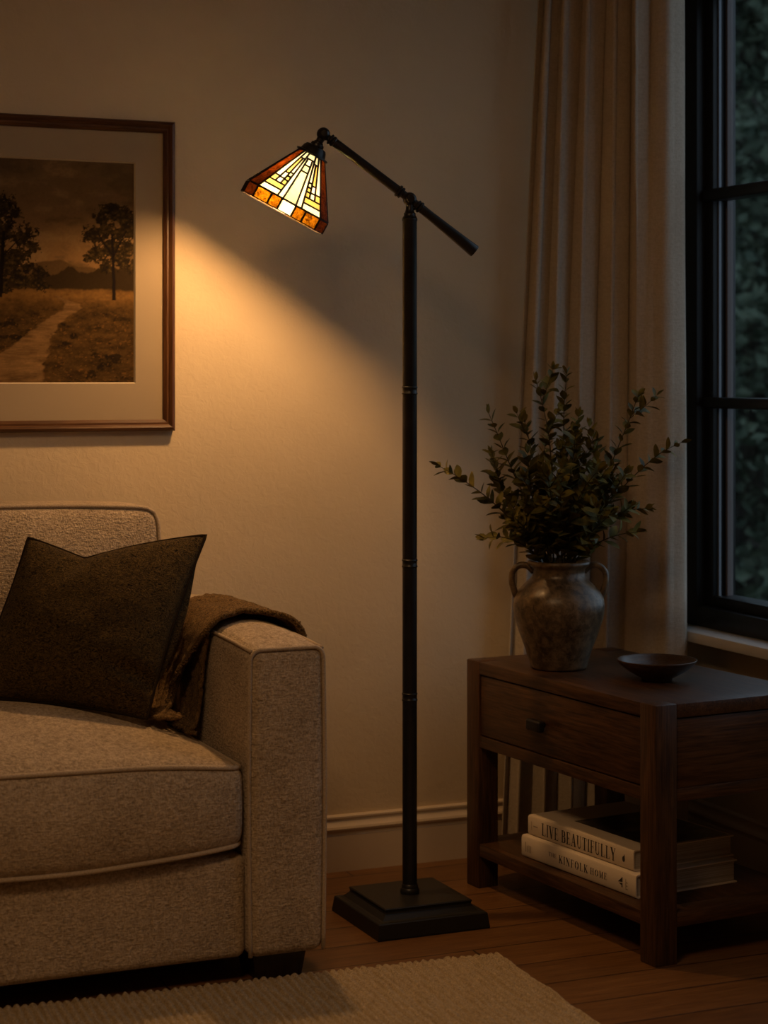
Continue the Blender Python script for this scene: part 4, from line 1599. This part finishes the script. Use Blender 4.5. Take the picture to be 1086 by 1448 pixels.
# ------------------------------------------------------------------ vase and greenery
VX, VY = 2.037, 3.762
vase = thing('vase', 'mottled brown stoneware vase with two small handles on the side table', 'vase', (VX, VY, THT))
px = 0.001549
vp = [(1190, 36), (1186, 39.5), (1178, 40.3), (1150, 43.5), (1100, 49.5), (1050, 56.5), (1000, 62.5), (970, 64.5), (945, 65), (920, 63.5), (895, 58.5), (870, 49.5), (850, 41.5), (838, 38), (825, 36.8), (812, 37.2),
      (802, 39.5), (797, 42.5), (791, 44.2), (785, 44.4), (780, 43.5), (777, 41.5), (779, 39), (788, 36.5), (800, 34.5), (825, 33), (850, 37), (900, 54), (960, 60), (1050, 52), (1150, 39), (1170, 30)]
vb = MB().lathe([(r * px, (1190 - y) / 2.715 * px) for y, r in vp], n=56)
vbody = vb.build('body', 'stoneware', vase)
Rv = Vector((math.cos(YAW), -math.sin(YAW), 0))
Fv = Vector((math.sin(YAW), math.cos(YAW), 0))
for sg in (-1, 1):
    pts2 = [(-35, 812), (-44, 804), (-56, 803.5), (-65, 812), (-66.5, 824), (-64, 836), (-59.5, 847), (-53, 851)]
    path = []
    for i in range(29):
        t = i / 28 * (len(pts2) - 1)
        q = interp([(k, *p_) for k, p_ in enumerate(pts2)], t)
        vz = (1190 - ((q[1] - 510) * 2.715)) / 2.715 * px
        path.append(Rv * (sg * -q[0] * px) + Vector((0, 0, vz)) + Fv * 0.0)
    MB().tube(path, [0.0068 + 0.0012 * abs(i - 14) / 14 for i in range(29)], 10).build('handle', 'stoneware', vase)

green = thing('greenery', 'bunch of small leaved green branches standing in the stoneware vase', 'plant', (VX, VY, THT))
rg_ = random.Random(21)


def leaf(mb, base, d, up, ln, wd):
    d = d.normalized()
    side_ = d.cross(up)
    side_ = side_.normalized() if side_.length > 1e-4 else d.orthogonal().normalized()
    n_ = side_.cross(d)
    rows = [(0.0, 0.05), (0.15, 0.50), (0.38, 0.95), (0.62, 0.92), (0.84, 0.5), (1.0, 0.03)]
    vs = []
    curl = rg_.uniform(-0.10, 0.22)
    for t, w_ in rows:
        c = base + d * ln * t - n_ * ln * curl * t * t
        vs += [c - side_ * wd * w_ * 0.5 + n_ * wd * w_ * 0.14, c, c + side_ * wd * w_ * 0.5 + n_ * wd * w_ * 0.14]
    fs = []
    for i in range(len(rows) - 1):
        a = i * 3
        fs += [(a, a + 1, a + 4, a + 3), (a + 1, a + 2, a + 5, a + 4)]
    mb.add(vs, fs)


def pix(u, v_, wdepth):
    return Rv * ((u - 791) * px) + Vector((0, 0, (941 - v_) * px)) + Fv * wdepth


def branch(pts, rad=0.0022, leaf_len=0.030, gap=0.015, start=0.28, twigs=0, dense=1.0):
    """pts: points from the vase mouth to the tip, local to the greenery."""
    K_ = [(i / (len(pts) - 1), *p) for i, p in enumerate(pts)]
    n = 26
    path = [Vector(interp(K_, i / n)) for i in range(n + 1)]
    st_ = MB().tube(path, [rad * (1 - 0.7 * i / n) for i in range(n + 1)], 7)
    lf = MB()

    def dress(path, start, l_len):
        L = [0.0]
        for a, b in zip(path[:-1], path[1:]):
            L.append(L[-1] + (b - a).length)
        tot = L[-1]
        s = tot * start
        k = 0
        roll = rg_.uniform(0, 6.28)
        while s < tot * 0.995:
            i = max(j for j in range(len(L)) if L[j] <= s)
            i = min(i, len(path) - 2)
            f = (s - L[i]) / max(1e-6, L[i + 1] - L[i])
            p = path[i].lerp(path[i + 1], f)
            t = (path[i + 1] - path[i]).normalized()
            e1 = t.orthogonal().normalized()
            e2 = t.cross(e1)
            fr_tip = s / tot
            for sd in (0, 1):
                if rg_.random() > dense:
                    continue
                ang = roll + sd * PI + rg_.uniform(-0.5, 0.5)
                out = e1 * math.cos(ang) + e2 * math.sin(ang)
                d = (t * rg_.uniform(0.35, 0.95) + out * rg_.uniform(0.7, 1.0) + Vector((0, 0, 0.12))).normalized()
                ln = l_len * 1.15 * rg_.uniform(0.75, 1.2) * (1.08 - 0.42 * fr_tip ** 3)
                leaf(lf, p + out * 0.001, d, t + Vector((rg_.uniform(-0.4, 0.4), rg_.uniform(-0.4, 0.4), 0.4)), ln, ln * rg_.uniform(0.50, 0.66))
            roll += 1.45
            k += 1
            s += gap * rg_.uniform(0.8, 1.25)
        tp_ = path[-1]
        t = (path[-1] - path[-2]).normalized()
        for q in range(3):
            leaf(lf, tp_, t + Vector((rg_.uniform(-0.45, 0.45), rg_.uniform(-0.45, 0.45), rg_.uniform(-0.3, 0.4))), Vector((rg_.uniform(-1, 1), 0.3, 0.8)), l_len * 0.75, l_len * 0.34)
    dress(path, start, leaf_len)
    for q in range(twigs):
        i = rg_.randint(int(n * 0.35), int(n * 0.85))
        b0 = path[i]
        t = (path[min(n, i + 1)] - path[i]).normalized()
        o = Vector((rg_.uniform(-1, 1), rg_.uniform(-1, 1), rg_.uniform(-0.1, 0.6))).normalized()
        d = (t * 0.8 + o * 0.8).normalized()
        L = rg_.uniform(0.04, 0.085)
        tw = [b0 + d * L * k / 6 + Vector((0, 0, 0.10 * L * (k / 6) ** 2)) for k in range(7)]
        st_.tube(tw, [rad * 0.5 * (1 - 0.6 * k / 6) for k in range(7)], 5)
        dress(tw, 0.2, leaf_len * 0.9)
    so = st_.build('branch', 'stem', green)
    lf.build('leaves', 'leaf', so)


def mouth(a):
    return [Rv * (a * 0.020) + Fv * rg_.uniform(-0.02, 0.02) + Vector((0, 0, 0.06)), ]


def px_branch(pp, w_end, **kw):
    """pp: image-like outline from the mouth to the tip; w_end: depth offset at the tip."""
    u0 = 791 + max(-26, min(26, (pp[0][0] - 791)))
    pts = [pix(791 + (u0 - 791) * 0.5, 890, 0.0), pix(u0, 797, w_end * 0.08)]
    n = len(pp)
    for i, (u, v_) in enumerate(pp[1:], 1):
        pts.append(pix(u, v_, w_end * (i / (n - 1))))
    branch(pts, **kw)


px_branch([(768, 795), (729, 738), (692, 702), (657, 676), (622, 655)], -0.03, leaf_len=0.034, gap=0.017, start=0.42, twigs=1, dense=0.95)
px_branch([(765, 795), (745, 770), (712, 754), (684, 754)], -0.07, leaf_len=0.034, gap=0.016, start=0.5, dense=0.95)
px_branch([(775, 795), (752, 720), (727, 665), (708, 618), (693, 582)], 0.02, leaf_len=0.032, gap=0.016, start=0.40, twigs=1)
px_branch([(784, 795), (783, 700), (780, 625), (772, 575), (762, 535)], 0.06, leaf_len=0.030, gap=0.016, start=0.42, twigs=3)
px_branch([(795, 795), (798, 700), (799, 620), (800, 570), (804, 526)], 0.03, leaf_len=0.030, gap=0.016, start=0.42, twigs=3)
px_branch([(803, 795), (812, 720), (820, 650), (824, 585)], 0.08, leaf_len=0.028, gap=0.015, start=0.42, twigs=2)
px_branch([(805, 795), (842, 710), (868, 648), (892, 590), (905, 556)], 0.02, leaf_len=0.030, gap=0.015, start=0.38, twigs=2)
px_branch([(810, 795), (850, 722), (894, 672), (932, 638), (962, 622)], -0.02, leaf_len=0.033, gap=0.015, start=0.38, twigs=2)
px_branch([(808, 795), (846, 748), (886, 722), (918, 718)], 0.05, leaf_len=0.032, gap=0.016, start=0.42, twigs=1, dense=0.95)
px_branch([(812, 795), (838, 768), (868, 752), (896, 746)], -0.06, leaf_len=0.034, gap=0.017, start=0.5)
px_branch([(778, 795), (765, 700), (755, 640), (744, 588)], 0.05, leaf_len=0.030, gap=0.015, start=0.4, twigs=3)
px_branch([(797, 795), (806, 735), (818, 690), (838, 658)], -0.12, leaf_len=0.038, gap=0.014, start=0.45, twigs=2)
px_branch([(782, 795), (768, 745), (752, 700), (735, 668)], -0.11, leaf_len=0.036, gap=0.014, start=0.45, twigs=3)
px_branch([(790, 795), (786, 740), (776, 700), (768, 660)], -0.13, leaf_len=0.036, gap=0.014, start=0.45, twigs=3)
px_branch([(800, 795), (830, 740), (856, 700), (878, 664)], -0.09, leaf_len=0.034, gap=0.014, start=0.42, twigs=3)
px_branch([(788, 795), (795, 720), (806, 660), (815, 615)], -0.05, leaf_len=0.032, gap=0.014, start=0.40, twigs=4)
px_branch([(776, 795), (740, 735), (715, 695), (705, 665)], 0.07, leaf_len=0.032, gap=0.014, start=0.40, twigs=4)
px_branch([(805, 795), (828, 720), (848, 665), (852, 620)], 0.09, leaf_len=0.030, gap=0.014, start=0.38, twigs=4)
px_branch([(792, 795), (770, 720), (768, 668), (782, 610)], 0.10, leaf_len=0.032, gap=0.014, start=0.38, twigs=4)
px_branch([(793, 795), (802, 755), (790, 720), (785, 690)], -0.14, leaf_len=0.038, gap=0.014, start=0.45, twigs=2)
px_branch([(803, 795), (822, 760), (842, 735), (856, 718)], -0.12, leaf_len=0.036, gap=0.014, start=0.45, twigs=2)
px_branch([(780, 795), (755, 760), (735, 735), (720, 720)], -0.10, leaf_len=0.036, gap=0.015, start=0.45, twigs=2)

# ------------------------------------------------------------------ bowl
bw_ = MB()
bpz = [(0.0005, 0.004), (0.028, 0.0), (0.032, 0.001), (0.033, 0.006), (0.045, 0.012), (0.062, 0.022), (0.075, 0.032), (0.0825, 0.0405), (0.0845, 0.0440), (0.0835, 0.0450), (0.0815, 0.0445), (0.074, 0.0365), (0.060, 0.0270), (0.040, 0.0185), (0.018, 0.015), (0.0005, 0.0145)]
bw_.lathe(bpz, n=56, cap=False)
bowl = bw_.build('bowl', 'bowl_wood')
bowl.location = (2.142, 3.525, THT)
tag(bowl, 'shallow dark wooden bowl on the side table', 'bowl')
